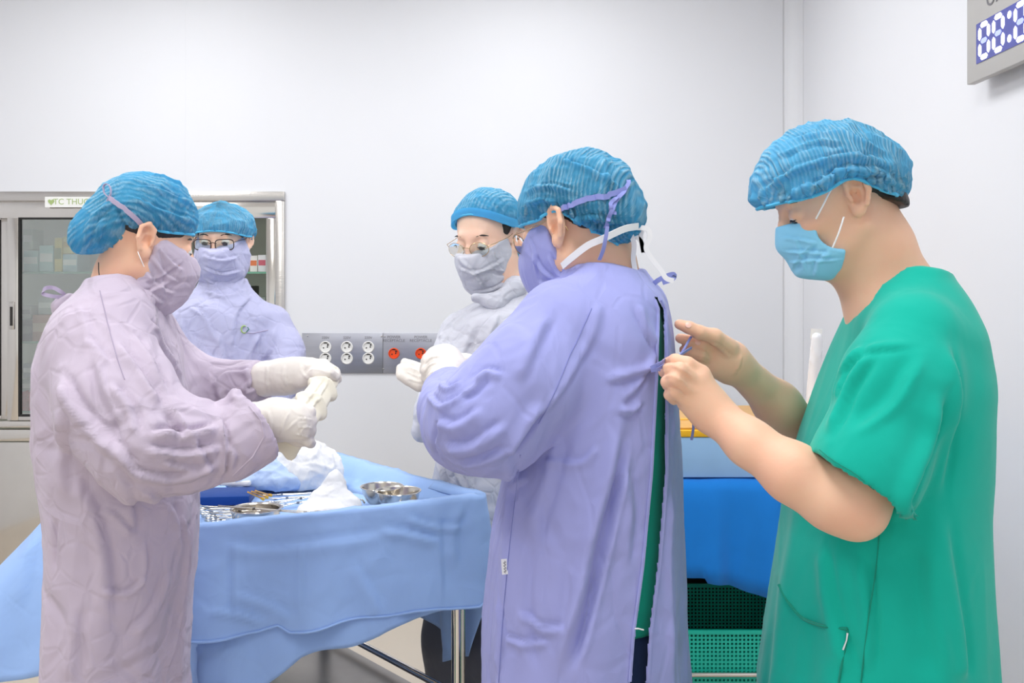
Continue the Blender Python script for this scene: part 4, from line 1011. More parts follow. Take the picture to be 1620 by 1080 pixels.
    pchain(H, [(474, 650, 1.6, .0125), (489, 652, 1.605, .0115), (490, 656, 1.635, .0095)], k); pchain(H, [(478, 664, 1.598, .012), (491, 666, 1.605, .0112), (492, 670, 1.635, .0095)], k)
    pchain(H, [(478, 678, 1.597, .012), (490, 680, 1.605, .011), (490, 684, 1.63, .009)], k); pchain(H, [(474, 688, 1.6, .011), (487, 697, 1.605, .0098), (492, 701, 1.62, .009)], k)
    pchain(H, [(446, 680, 1.625, .016), (470, 692, 1.64, .013), (489, 698, 1.64, .0105)], .01)
    fl = [([(470, 659), (482, 660), (494, 662)], .0016, .0022), ([(470, 672), (482, 673), (494, 675)], .0016, .0022), ([(468, 684), (480, 687), (492, 690)], .0016, .0022), ([(440, 690), (448, 665), (455, 650)], .002, .0016), ([(450, 680), (462, 668), (470, 662)], .002, .0016), ([(470, 688), (478, 676), (486, 670)], .002, .0014), ([(425, 645), (432, 665), (428, 690)], .0025, .002)]
    sculpt('glove', H, (-.47, -.30, .0026), (1.53, 1.68, .0026), (1.15, 1.27, .0026), M_glove, root, 1, fl, [(.0012, 60, 2, (1, 1, 1))])
    H = Fld(); k = .003
    pchain(H, [(420, 599, 1.862, .035), (448, 596, 1.86, .034), (470, 592, 1.86, .030)], .012)
    pchain(H, [(470, 586, 1.86, .022), (492, 580, 1.86, .0175)], .02); pchain(H, [(468, 600, 1.86, .022), (486, 598, 1.85, .015)], .02)
    pchain(H, [(490, 577, 1.86, .0125), (512, 577, 1.86, .0112), (530, 588, 1.865, .0098), (534, 597, 1.867, .0088)], k)
    pchain(H, [(492, 583, 1.84, .0125), (514, 583, 1.845, .0112), (531, 592, 1.855, .0095), (534, 600, 1.86, .0085)], k)
    pchain(H, [(490, 590, 1.88, .0115), (512, 592, 1.885, .0105), (527, 602, 1.885, .0092)], k); pchain(H, [(486, 598, 1.89, .0105), (504, 602, 1.895, .0095), (518, 608, 1.89, .0085)], k)
    pchain(H, [(478, 604, 1.84, .014), (500, 592, 1.822, .0115), (520, 591, 1.83, .0105), (530, 596, 1.84, .009)], .008)
    fl = [([(488, 584), (510, 584), (530, 592)], .0016, .0018), ([(425, 575), (424, 600), (428, 620)], .002, .002), ([(452, 575), (450, 595), (458, 612)], .0022, .002), ([(478, 582), (482, 592), (496, 600)], .002, .0016)]
    sculpt('glove', H, (-.51, -.30, .0028), (1.78, 1.94, .0028), (1.2, 1.34, .0028), M_glove, root, 1, fl, [(.0012, 60, 4, (1, 1, 1))])
    return root
# the empty glove held between the two hands
def held_glove():
    c = P(490, 640, 1.75); t = thing('latex_glove', 'limp cream latex glove stretched between the two hands of the leftmost person', 'glove', c)
    F = Fld(); n = (P(470, 640, 1.62)-P(500, 640, 1.80)).cross(Vector((0, 0, 1))).normalized()
    n = Vector((.25, -.95, .1)).normalized()
    pts = [(522, 594, 1.85, .022), (510, 615, 1.80, .025), (492, 642, 1.72, .027), (472, 668, 1.66, .030), (455, 690, 1.645, .03)]
    q = [P(a, b, y) for a, b, y, r in pts]; F.chain(q, [r for *_, r in pts], .01, 'u', (n, 5.5))
    for a, b in (((450, 690, 1.645, .013), (428, 710, 1.645, .011)), ((464, 695, 1.645, .0125), (460, 720, 1.645, .0095)), ((450, 690, 1.65, .012), (440, 706, 1.66, .009))):
        F.chain([P(*a[:3]), P(*b[:3])], [a[3], b[3]], .006, 'u', (n, 3))
    sculpt('glove_body', F, (-.5, -.28, .0028), (1.58, 1.92, .0028), (1.08, 1.33, .0028), M_glove2, t, 1, [([(523, 600), (500, 640), (485, 660)], .003, .003), ([(515, 596), (488, 635), (478, 650)], .003, .002)], [(.0006, 40, 4, (1, 1, 1))])
# =============================================================== 3. centre: person in violet-blue gown, back to the camera
def man_centre():
    Yc = 1.6; f = Vector((-.82, .574, 0)); root = thing('person', 'person in violet blue gown seen from behind having the back ribbons tied', 'person', (P(930, 0, Yc).x, Yc, 0))
    O = Vector((.113, 1.6, 1.548)); M = frame(f, 14)
    F = Fld(); L = head(F, O, M, 1.0)
    pchain(F, [(938, 372, Yc, .05), (950, 410, Yc, .052), (960, 455, Yc, .06)], .03)
    F.loft(rows(Yc, [(480, 890, 1020, .12), (600, 880, 1030, .13), (750, 870, 1020, .12), (900, 850, 1000, .13), (1180, 860, 1000, .12), (1300, 860, 990, .1)], .1), .04)
    cx = P(930, 0, Yc).x; legs(F, cx, Yc, .75, f)
    pchain(F, [(890, 540, 1.5, .045), (760, 665, 1.44, .04), (705, 640, 1.6, .03), (700, 600, 1.67, .026)], .02)
    pchain(F, [(1000, 540, 1.75, .045), (860, 640, 1.95, .04), (760, 600, 1.85, .03)], .02)
    sculpt('body', F, [(-.3, .0, .008), (.0, .25, .0034), (.25, .45, .008)], [(1.3, 1.48, .008), (1.48, 1.72, .0034), (1.72, 2.1, .01)], [(-.02, 1.4, .014), (1.4, 1.7, .0034)], M_skin, root)
    facebits(root, L, M, 1, -25, .003)
    hairmesh(root, O, M, .985, [((0, 0, -.018), (.1, 0, -1))])
    G = Fld()
    G.loft(rows(Yc, [(432, 915, 1008, .075), (448, 888, 1040, .11), (470, 866, 1054, .15), (520, 838, 1064, .175), (600, 832, 1068, .18), (700, 812, 1075, .18), (760, 795, 1077, .18), (850, 776, 1080, .185), (1000, 764, 1084, .195), (1080, 766, 1088, .2), (1250, 768, 1094, .205), (1400, 768, 1096, .21)], .2), .03,
           mod=lambda t, z: .007*np.sin(t*8+z*2.5)*np.clip((1.2-z)*2, 0, 1)+.005*np.sin(t*15+1)*np.clip((1.1-z)*2, 0, 1))
    pchain(G, [(945, 478, 1.52, .055), (985, 478, 1.7, .055)], .05)
    SL = Fld(); pchain(SL, [(893, 518, 1.5, .077), (835, 602, 1.46, .083), (778, 660, 1.45, .082), (742, 674, 1.5, .067), (716, 648, 1.6, .052), (708, 622, 1.645, .045)], .03)
    q = P(702, 602, 1.66); d = (P(697, 590, 1.68)-P(725, 640, 1.6)).normalized(); SL.plane(q, d, .003)
    G.fn(SL, 'u', .02)
    SF = Fld(); pchain(SF, [(1000, 520, 1.72, .07), (900, 620, 1.9, .075), (800, 640, 1.93, .06)], .03); G.fn(SF, 'u', .03)
    pchain(G, [(935, 372, Yc, .05), (958, 440, Yc, .056)], .005, 's')
    lx = [(430, 1002), (455, 1030), (490, 1043), (600, 1040), (750, 1032), (900, 1018), (1000, 1004), (1080, 998), (1500, 980)]
    rx_ = [(430, 1003), (455, 1032), (490, 1050), (600, 1052), (750, 1052), (900, 1040), (1000, 1027), (1080, 1022), (1500, 1010)]
    def pxy(c): return 810+c[:, 0]/c[:, 1]*FOC, HOR-(c[:, 2]-CAMZ)/c[:, 1]*FOC
    def drop(c):
        x, y = pxy(c); a = np.interp(y, *zip(*lx)); b = np.interp(y, *zip(*rx_)); return (x > a) & (x < b) & (c[:, 1] < 1.62) & (y > 470)
    fl = [([(994, 661), (977, 762), (948, 858), (929, 969), (890, 1079)], .011, .012), ([(1000, 700), (970, 850), (940, 974), (912, 1070)], .009, -.008), ([(780, 762), (768, 850), (765, 945)], .008, .006), ([(870, 640), (823, 700), (810, 720)], .009, .012), ([(815, 720), (812, 780), (800, 860)], .009, .007),
          ([(1045, 560), (1010, 620), (985, 640)], .006, .005), ([(1040, 585), (1000, 600), (960, 610)], .007, .006), ([(1038, 560), (1015, 520), (1000, 480)], .008, .006), ([(900, 690), (880, 760), (850, 860)], .014, .006), ([(794, 1000), (830, 1012), (870, 1008)], .006, .005), ([(825, 960), (860, 990), (900, 985)], .007, .005), ([(990, 720), (1010, 800), (1000, 900)], .01, .005),
          ([(690, 655), (720, 668), (760, 640)], .008, .007), ([(700, 700), (740, 700), (800, 660)], .009, .008), ([(745, 600), (770, 580), (800, 590)], .006, .006), ([(728, 625), (750, 615), (770, 590)], .006, -.006), ([(680, 620), (700, 640), (735, 618)], .005, .006), ([(720, 730), (760, 722), (810, 700)], .007, .007), ([(700, 605), (712, 612), (730, 600)], .004, .005),
          ([(880, 500), (850, 560), (830, 610)], .01, .006), ([(960, 480), (950, 530), (920, 580)], .009, .004), ([(1020, 640), (1000, 660), (975, 655)], .006, .006), ([(860, 720), (920, 728), (940, 700)], .006, .004), ([(790, 940), (800, 1000), (790, 1075)], .008, .005), ([(1065, 760), (1062, 900), (1070, 1075)], .008, .006), ([(1075, 560), (1062, 620), (1068, 700)], .006, .005),
          ([(840, 850), (836, 950), (850, 1075)], .014, .005), ([(700, 670), (690, 700), (705, 735)], .007, -.006), ([(930, 560), (880, 640), (860, 665)], .007, .004)]
    gw = sculpt('gown', G, [(-.24, .34, .0047)], [(1.28, 2.02, .0047)], [(.44, 1.5, .0047)], M_gownD, root, 1, fl, [(.004, 6, 2, (1, 1, .35)), (.0026, 13, 5, (1, 1, .6)), (.001, 28, 8, (1, 1, .8))], drop)
    g = surf(gw)
    for nm, ln, sgn in (('back_edge', lx, -1), ('back_edge', rx_, 1)):
        pts = [g(np.interp(y, *zip(*ln))+sgn*2.2, y, .001) for y in range(475, 1081, 14)]; pts = [p for i, p in enumerate(pts) if i == 0 or (p-pts[i-1]).length < .06]
        MB().tube(pts, .0028, 6).obj(nm, M_gownD, root)
    seam('gown_seam', g, [(936, 488), (911, 543), (902, 560), (881, 613), (861, 654), (852, 670)], .0007, M_seamD, root)
    seam('gown_seam', g, [(823, 719), (806, 868), (794, 993), (789, 1079)], .0007, M_seamD, root)
    # care tag at the side seam
    a = g(800.5, 884, .003); b = g(802, 908, .003); MB().ribbon([a, (a+b)/2+Vector((0, -.001, 0)), b], .0105, (1, 0, 0), .0006).obj('care_tag', M_lace, root)
    sc = [a+(b-a)*(.12+.76*i/12)+Vector((.0022*math.sin(i*2.1), -.0016, 0)) for i in range(13)]; MB().tube(sc, .0006, 5).obj('tag_script', M_ink, root)
    # green clothes under the gown
    U = Fld(); U.loft(rows(Yc, [(440, 930, 1012, .06), (452, 905, 1033, .09), (480, 885, 1050, .14), (600, 860, 1064, .155), (760, 840, 1070, .15), (850, 835, 1072, .155), (920, 835, 1072, .16), (960, 835, 1070, .16)], .1), .02)
    U.ell(P(985, 442, Yc-.01), (.042, .05, .016), None, .02); pchain(U, [(935, 372, Yc, .05), (954, 430, Yc, .0505)], .003, 's')
    sculpt('undershirt', U, (-.05, .3, .006), (1.4, 1.8, .006), (.85, 1.5, .006), M_under, root)
    U = Fld(); U.loft(rows(Yc, [(950, 835, 1068, .155), (1080, 840, 1068, .16), (1300, 850, 1020, .12)], .1), .02)
    q = trousers(root, cx, Yc, .75, f, M_navy); shoes(root, cx, Yc, f)
    m = sculpt('trouser_waist', U, (-.05, .3, .01), (1.4, 1.8, .01), (.5, .93, .01), M_navy, q)
    # mask
    fl = [([(845, 400), (860, 425), (880, 440)], .004, .005), ([(850, 440), (880, 452), (915, 440)], .005, .006), ([(838, 370), (850, 400), (852, 440)], .004, .003), ([(870, 400), (885, 430), (905, 445)], .004, .005), ([(865, 460), (890, 448), (918, 448)], .005, .006)]
    maskmesh(root, 'cloth_mask', O, M, 1.0, [((.1, 0, -.004), (.3, 0, .95)), ((.022, 0, 0), (-.97, 0, .24))], M_gownD, fl, ext=[((.03, 0, -.11), (.062, .064, .06)), ((.085, 0, -.06), (.04, .035, .05))], wr=[(.003, 22, 3, (1, 1, 1))])
    Gs = Fld(); pchain(Gs, [(868, 462, 1.62, .018), (895, 455, 1.56, .020), (922, 440, 1.54, .016), (960, 434, 1.53, .010), (995, 440, 1.53, .006)], .03)
    sculpt('collar', Gs, (.03, .25, .0035), (1.48, 1.7, .0035), (1.4, 1.5, .0035), M_gownD, root, 1, None, [(.003, 30, 1, (1, 1, 1))])
    rim = rimfn(96, 100, 132, .95, .76, ear=8, ew=.28)
    cap_(root, O+Vector((.0, 0, .006)), frame(f, 6), None, rim, M_cap1, a=.106, b=.096, c=.098, cz=.017, bulges=(((-1, 0, -.5), .012, .2),), folds=[([(832, 300), (870, 288), (908, 300)], .004, .006), ([(958, 250), (968, 290), (952, 330)], .005, .006), ([(905, 345), (940, 338), (990, 350)], .004, .007), ([(900, 330), (930, 352), (960, 360), (1000, 355)], .004, .006), ([(880, 250), (930, 262), (985, 295)], .005, .005), ([(940, 355), (948, 372), (960, 360), (970, 378), (985, 362)], .003, .005), ([(830, 320), (860, 310), (885, 318)], .003, .005)], seed=21, rough=.005, ruff=.007,
         pleat=lambda q: np.stack([q[:, 0]*4.5+.4*q[:, 1]+.3*q[:, 2], q[:, 1]*4+q[:, 2]*4], 1))
    # spectacle temple arm
    glasses(root, O, M, 1.0, M_wireg)
    # mask ribbons over the cap, white lower ties
    gc = surf([c_ for c_ in root.children if c_.name.startswith('surgical_cap')][0])
    RS = lambda pts, w_, nm, m_: MB().ribbon([gc(q.x, q.y, .003+.0015*math.sin(i)) for i, q in enumerate(curve([(a, b, 0) for a, b in pts], 5))], w_, [Vector((-(1), 0, 0)) if abs(pts[0][1]-pts[-1][1]) > abs(pts[0][0]-pts[-1][0]) else Vector((0, 0, 1))][0], .0007).obj(nm, m_, root)
    R = lambda pts, w_, nm, m_, sd=(0, -.2, 1): MB().ribbon(curve([P(*q) for q in pts], 5), w_, sd, .0007).obj(nm, m_, root)
    RS([(889, 329), (905, 323), (935, 314), (965, 308), (988, 300)], .009, 'mask_tie', M_tieD)
    RS([(992, 286), (988, 300), (976, 315), (966, 335), (961, 358)], .0065, 'mask_tie', M_tieD); R([(961, 358, 1.463), (958, 378, 1.463), (954, 396, 1.468), (948, 411, 1.48)], .006, 'mask_tie', M_tieD, (1, 0, .2))
    RS([(986, 304), (978, 312), (968, 318), (964, 330), (972, 338)], .006, 'bow_loop', M_tieD)
    R([(889, 421, 1.535), (905, 407, 1.515), (930, 388, 1.495), (955, 377, 1.488), (988, 362, 1.50), (1010, 358, 1.52)], .011, 'lower_tie', M_lace)
    R([(996, 366, 1.53), (1003, 385, 1.54), (1002, 410, 1.55), (1006, 432, 1.55)], .008, 'lower_tie', M_lace, (1, 0, .1))
    R([(1008, 360, 1.53), (1024, 362, 1.53), (1028, 375, 1.53), (1022, 392, 1.53), (1032, 410, 1.53), (1046, 428, 1.53), (1054, 440, 1.53), (1066, 444, 1.53)], .008, 'lower_tie', M_lace, (.8, 0, .5))
    R([(1004, 372, 1.54), (1014, 382, 1.54), (1018, 400, 1.54), (1014, 372, 1.54), (1020, 362, 1.54)], .007, 'lower_tie', M_lace, (1, 0, .2))
    R([(1028, 455, 1.56), (1040, 444, 1.55), (1056, 436, 1.55), (1066, 434, 1.55), (1064, 441, 1.55), (1048, 447, 1.55)], .008, 'gown_tie', M_tieD, (.2, 0, 1))
    # ribbon knot at the back opening and the ends held by the person behind
    R([(1030, 582, 1.40), (1038, 578, 1.395), (1046, 574, 1.40), (1052, 570, 1.42)], .006, 'back_tie', M_tieD); R([(1030, 586, 1.40), (1040, 584, 1.392), (1050, 578, 1.40)], .005, 'back_tie', M_seamD)
    R([(1062, 572, 1.44), (1072, 566, 1.45), (1082, 552, 1.49), (1090, 538, 1.51), (1094, 532, 1.515)], .004, 'back_tie', M_tieD, (1, 0, .5)); R([(1070, 566, 1.44), (1084, 556, 1.48), (1094, 550, 1.51)], .004, 'back_tie', M_tieD)
    R([(1044, 585, 1.41), (1070, 620, 1.46), (1092, 655, 1.48), (1097, 672, 1.48), (1094, 696, 1.48)], .004, 'back_tie', M_seamD, (1, 0, .2))
    MB().tube([P(1004, 994, 1.42), P(1010, 994, 1.415), P(1018, 996, 1.42)], .0012, 6).obj('snap_button', M_lace, root)
    # gloves: near hand above, far hand palm up below
    H = Fld(); k = .003
    pchain(H, [(704, 606, 1.66, .033), (712, 592, 1.69, .033), (706, 580, 1.70, .032)], .01)
    pchain(H, [(712, 588, 1.7, .026), (704, 570, 1.72, .024), (690, 568, 1.73, .022)], .02); pchain(H, [(700, 595, 1.70, .024), (686, 588, 1.72, .021)], .02)
    pchain(H, [(700, 562, 1.73, .0125), (684, 562, 1.735, .0115), (674, 572, 1.74, .0105)], k); pchain(H, [(694, 568, 1.70, .012), (678, 572, 1.71, .0112), (672, 584, 1.715, .010)], k)
    pchain(H, [(690, 580, 1.695, .012), (676, 586, 1.70, .011), (674, 598, 1.705, .0095)], k); pchain(H, [(690, 592, 1.69, .011), (680, 602, 1.70, .0095)], k)
    sculpt('glove', H, (-.2, -.06, .0026), (1.6, 1.8, .0026), (1.22, 1.38, .0026), M_glove, root, 1, [([(698, 565), (682, 567), (672, 577)], .0016, .002), ([(692, 575), (680, 579), (672, 590)], .0016, .002), ([(690, 587), (680, 593), (674, 602)], .0016, .002), ([(715, 580), (700, 590), (695, 605)], .0025, .002)], [(.001, 60, 2, (1, 1, 1))])
    H = Fld()
    pchain(H, [(728, 596, 1.82, .034), (700, 598, 1.80, .03), (680, 600, 1.79, .024)], .02)
    pchain(H, [(684, 592, 1.80, .0125), (664, 584, 1.80, .0115), (650, 578, 1.80, .0105), (641, 574, 1.80, .0092)], k); pchain(H, [(682, 596, 1.79, .0125), (660, 592, 1.79, .0115), (644, 586, 1.79, .0105), (634, 583, 1.79, .0092)], k)
    pchain(H, [(680, 602, 1.785, .0125), (658, 602, 1.785, .0115), (642, 597, 1.785, .0105), (634, 590, 1.785, .0092)], k); pchain(H, [(680, 608, 1.78, .012), (662, 610, 1.78, .011), (646, 602, 1.78, .0095), (634, 595, 1.78, .0085)], k)
    pchain(H, [(700, 586, 1.80, .016), (685, 574, 1.78, .0125), (676, 566, 1.77, .010)], .008)
    sculpt('glove', H, (-.24, -.05, .0028), (1.72, 1.88, .0028), (1.2, 1.36, .0028), M_glove, root, 1, [([(680, 594), (660, 588), (644, 580)], .0016, .0016), ([(680, 599), (658, 597), (640, 588)], .0016, .0016), ([(680, 605), (660, 606), (644, 600)], .0016, .0016)], [(.001, 60, 2, (1, 1, 1))])
    return root
# =============================================================== 4. back left: person in lavender gown with glasses
def man_back():
    Yc = 2.95; f = Vector((.03, -1, 0)); root = thing('person', 'person in lavender gown and dark framed glasses standing before the steel cabinet', 'person', (P(352, 0, Yc).x, Yc, 0))
    O = P(352, 380, Yc); M = frame(f, 8)
    F = Fld(); L = head(F, O, M, .97)
    pchain(F, [(352, 415, Yc, .055), (352, 470, Yc, .06)], .03)
    cx = P(352, 0, Yc).x; F.loft(rows(Yc, [(500, 290, 415, .1), (600, 290, 415, .1), (700, 300, 405, .1), (850, 300, 405, .1)], .1), .04); legs(F, cx, Yc, .75, f)
    pchain(F, [(425, 515, Yc, .045), (448, 600, 2.92, .038), (405, 612, 2.74, .028)], .02); pchain(F, [(278, 515, Yc, .045), (262, 600, 2.92, .038), (335, 592, 2.72, .026)], .02)
    sculpt('body', F, [(-1.2, -.6, .006)], [(2.6, 2.84, .008), (2.84, 3.12, .006)], [(-.02, 1.34, .016), (1.34, 1.72, .0045)], M_skin2, root)
    facebits(root, L, M, .97, -16, .0031)
    hairmesh(root, O, M, .98, [((0, 0, -.03), (.1, 0, -1)), ((.05, 0, 0), (1, 0, .1))])
    G = Fld()
    G.loft(rows(Yc, [(440, 318, 388, .07), (462, 308, 398, .09), (476, 285, 418, .12), (492, 266, 436, .13), (520, 262, 446, .135), (580, 264, 440, .14), (660, 268, 420, .14), (800, 268, 425, .16), (950, 262, 435, .18)], .14), .03)
    pchain(G, [(432, 510, Yc, .055), (449, 555, 2.93, .058), (452, 598, 2.88, .054), (435, 622, 2.8, .042), (400, 617, 2.72, .036)], .03); pchain(G, [(270, 510, Yc, .055), (258, 560, 2.93, .058), (262, 604, 2.86, .05), (322, 596, 2.7, .034)], .03)
    fl = [([(300, 480), (330, 500), (345, 540)], .006, .006), ([(400, 470), (375, 500), (370, 560)], .008, .006), ([(415, 530), (400, 560), (395, 590)], .008, .008), ([(440, 520), (430, 555), (415, 575)], .007, .008), ([(350, 520), (360, 570), (350, 600)], .01, .006), ([(290, 500), (300, 550), (320, 590)], .008, .006), ([(415, 570), (440, 580), (465, 560)], .006, .007), ([(310, 530), (330, 560), (370, 570)], .006, .005), ([(320, 455), (355, 468), (390, 455)], .006, .006)]
    gw = sculpt('gown', G, [(-1.24, -.6, .0062)], [(2.62, 3.18, .0062)], [(.45, 1.5, .0062)], M_gownB, root, 1, fl, [(.006, 7, 2, (1, 1, 1)), (.0025, 18, 5, (1, 1, 1))])
    g = surf(gw); logo(g, 386, 521, .011, root)
    seam('gown_seam', g, [(380, 525), (400, 527), (424, 522)], .0012, M_tieA, root)
    maskmesh(root, 'cloth_mask', O, M, .98, [((.1, 0, -.012), (.3, 0, .96)), ((.012, 0, 0), (-.97, 0, .1))], M_gownB, [([(322, 402), (350, 410), (380, 403)], .005, .006), ([(320, 420), (350, 432), (382, 425)], .005, .006), ([(325, 440), (352, 450), (380, 438)], .005, .005)], ext=[((.045, 0, -.09), (.06, .078, .055)), ((.085, 0, -.05), (.04, .045, .05)), ((.0, 0, -.05), (.04, .088, .09))], wr=[(.005, 18, 3, (1, 1, 1))], h=.004)
    rim = rimfn(90, 99, 118, .96, .8, ear=6)
    cap_(root, O+Vector((0, 0, .004)), frame(f, -2), None, rim, M_cap2, a=.108, b=.102, c=.091, cz=.016, seed=31, rough=.006, ruff=.005, pleat=lambda q: np.stack([np.arctan2(q[:, 1], q[:, 0]-.05)*.35, q[:, 2]*3], 1))
    glasses(root, O, M, .98, M_blackf, rw=.027, rh=.0165, square=True)
    H = Fld(); pchain(H, [(338, 584, 2.7, .03), (345, 582, 2.68, .026)], .01)
    for i, (dy, dx) in enumerate(((-4, 26), (0, 30), (4, 27), (8, 22))): pchain(H, [(348, 580+dy, 2.68-.003*i, .0125), (362, 582+dy, 2.665, .0115), (348+dx, 586+dy, 2.66, .0095)], .006)
    pchain(H, [(338, 578, 2.67, .013), (328, 577, 2.655, .0115), (320, 579, 2.65, .0095)], .008)
    sculpt('glove', H, (-.92, -.74, .0035), (2.58, 2.76, .0035), (1.12, 1.28, .0035), M_glove2, root)
    H = Fld(); pchain(H, [(400, 616, 2.72, .028), (385, 612, 2.68, .026)], .01)
    for i, dy in enumerate((-5, 0, 5, 9)): pchain(H, [(384, 608+dy, 2.68, .012), (370, 609+dy, 2.665, .011), (360, 611+dy, 2.67, .0095)], .006)
    pchain(H, [(390, 604, 2.68, .013), (378, 600, 2.665, .0105), (370, 602, 2.66, .009)], .008)
    sculpt('glove', H, (-.84, -.68, .0035), (2.58, 2.78, .0035), (1.06, 1.24, .0035), M_glove2, root)
    trousers(root, cx, Yc, .75, f, M_trousg); shoes(root, cx, Yc, f)
# =============================================================== 5. back centre: person in pale grey gown, thin glasses
def woman_back():
    Yc = 2.5; f = Vector((-.5, -.866, 0)); root = thing('person', 'person in pale grey gown and thin gold glasses looking down, behind the violet gown', 'person', (P(800, 0, Yc).x, Yc, 0))
    O = P(772, 375, Yc); M = frame(f, 18)
    F = Fld(); L = head(F, O, M, .99*1.04)
    pchain(F, [(790, 420, Yc, .046), (805, 470, Yc, .055)], .03)
    cx = P(795, 0, Yc).x; F.loft(rows(Yc, [(510, 760, 870, .1), (650, 750, 860, .1), (800, 745, 860, .1), (900, 750, 860, .1)], .1), .04); legs(F, cx-.05, Yc, .75, f)
    pchain(F, [(735, 540, Yc, .04), (695, 650, 2.36, .035), (735, 600, 2.08, .025)], .02)
    sculpt('body', F, [(-.22, .14, .006)], [(2.05, 2.3, .008), (2.3, 2.7, .0045)], [(-.02, 1.36, .016), (1.36, 1.68, .004)], M_skin2, root)
    facebits(root, L, M, .99*1.04, -30, .0027)
    hairmesh(root, O, M, .99*1.04, [((0, 0, -.03), (.1, 0, -1)), ((.035, 0, 0), (1, 0, .1))])
    G = Fld()
    G.loft(rows(Yc, [(450, 780, 832, .06), (468, 770, 850, .08), (484, 735, 870, .12), (505, 714, 880, .15), (560, 706, 884, .16), (650, 702, 880, .16), (720, 690, 880, .16), (780, 680, 880, .17), (850, 676, 886, .17), (925, 674, 888, .17)], .15), .03,
           mod=lambda t, z: .007*np.sin(t*10+z*2)*np.clip((1.1-z)*3, 0, 1))
    pchain(G, [(728, 530, 2.47, .055), (706, 590, 2.4, .056), (692, 650, 2.34, .05), (668, 682, 2.32, .026)], .03); pchain(G, [(690, 660, 2.32, .045), (725, 630, 2.15, .038), (742, 606, 2.0, .032)], .02)
    fl = [([(700, 520), (712, 560), (705, 600)], .006, .006), ([(760, 510), (740, 560), (720, 620)], .01, .006), ([(800, 490), (780, 540), (790, 580)], .009, .005), ([(690, 700), (702, 740), (712, 780)], .008, .010), ([(702, 690), (722, 735), (745, 778)], .007, .010), ([(730, 710), (745, 745), (752, 778)], .006, .007), ([(725, 620), (760, 560), (790, 545)], .008, .006), ([(665, 650), (675, 680), (690, 700)], .005, .007), ([(670, 660), (685, 650), (700, 665)], .005, .006)]
    gw = sculpt('gown', G, [(-.3, .2, .0062)], [(1.95, 2.74, .0062)], [(.35, 1.5, .0062)], M_gownC, root, 1, fl, [(.005, 8, 2, (1, 1, 1)), (.003, 18, 5, (1, 1, 1))])
    g = surf(gw); logo(g, 795, 535, .010, root)
    maskmesh(root, 'cloth_mask', O, M, .99*1.04, [((.1, 0, -.012), (.22, 0, .97)), ((.012, 0, 0), (-.97, 0, .1))], M_gownC, [([(725, 420), (755, 430), (800, 405)], .005, .005), ([(735, 440), (770, 425), (805, 430)], .005, -.005), ([(722, 400), (750, 425), (770, 460)], .005, .005), ([(745, 460), (780, 455), (805, 440)], .005, .005), ([(780, 395), (790, 420), (800, 430)], .004, .004)], ext=[((.045, 0, -.1), (.055, .06, .05)), ((.085, 0, -.05), (.038, .038, .05))], wr=[(.003, 22, 3, (1, 1, 1))], h=.0035)
    Gs = Fld(); pchain(Gs, [(752, 470, 2.4, .012), (785, 478, 2.4, .018), (815, 455, 2.44, .022), (835, 440, 2.53, .018)], .03); sculpt('collar', Gs, (-.15, .1, .005), (2.32, 2.62, .005), (1.36, 1.5, .005), M_gownC, root, 1, None, [(.004, 25, 1, (1, 1, 1))])
    rim = rimfn(72, 90, 118, .98, .7, ear=0)
    cap_(root, O+Vector((0.002, 0, .006)), frame(f, 2), None, rim, M_cap1, a=.104, b=.096, c=.1, cz=.018, seed=41, rough=.003, ruff=.002, bulges=(((-1, .0, -.6), .018, .2),), pleat=lambda q: np.stack([q[:, 1]*3+q[:, 0]*.5, q[:, 0]*3], 1))
    # folded forehead band of the cap
    Mc = frame(f, 2); pts = []
    for i in range(25):
        u = math.radians(-100+200*i/24); z, r_ = rim(u); ph = math.radians(z-4); d = Vector((math.sin(ph)*math.cos(u), math.sin(ph)*math.sin(u), math.cos(ph))); R = 1/math.sqrt((d.x/.104)**2+(d.y/.096)**2+(d.z/.106)**2)+.003
        pts.append(O+Vector((.002, 0, .006))+Mc @ (Vector((-.004, 0, .018))+d*R*(1 if abs(u) < 1.2 else 1.01)))
    MB().ribbon(pts, .02, (0, 0, 1), .0012).obj('forehead_band', M_cap2, root)
    B = Fld(); B.ell(P(822, 412, 2.56), (.021, .03, .042), None, .02); B.ell(P(814, 395, 2.57), (.03, .03, .03), None, .02)
    sculpt('hair_bun_cover', B, (-.06, .1, .004), (2.45, 2.68, .004), (1.4, 1.58, .004), mat_rim, root, 1, None, [(.004, 40, 1, (1, 1, .4))])
    glasses(root, O, M, .99*1.04, M_wireg, rw=.025, rh=.018)
    H = Fld(); pchain(H, [(745, 605, 2.0, .028), (738, 590, 1.97, .026)], .01)
    for i in range(4): pchain(H, [(734+i*5, 582, 1.965-.004*i, .0115), (728+i*5, 572-i, 1.96, .0105), (724+i*5, 566, 1.965, .009)], .006)
    pchain(H, [(728, 594, 1.96, .012), (718, 584, 1.955, .0105), (714, 578, 1.95, .009)], .008)
    sculpt('glove', H, (-.16, -.04, .0035), (1.9, 2.06, .0035), (1.2, 1.34, .0035), M_glove, root)
    H = Fld(); pchain(H, [(672, 672, 2.195, .02), (678, 655, 2.17, .018)], .01)
    trousers(root, cx-.05, Yc, .75, f, M_trous, .09, 1.15); shoes(root, cx-.05, Yc, f)
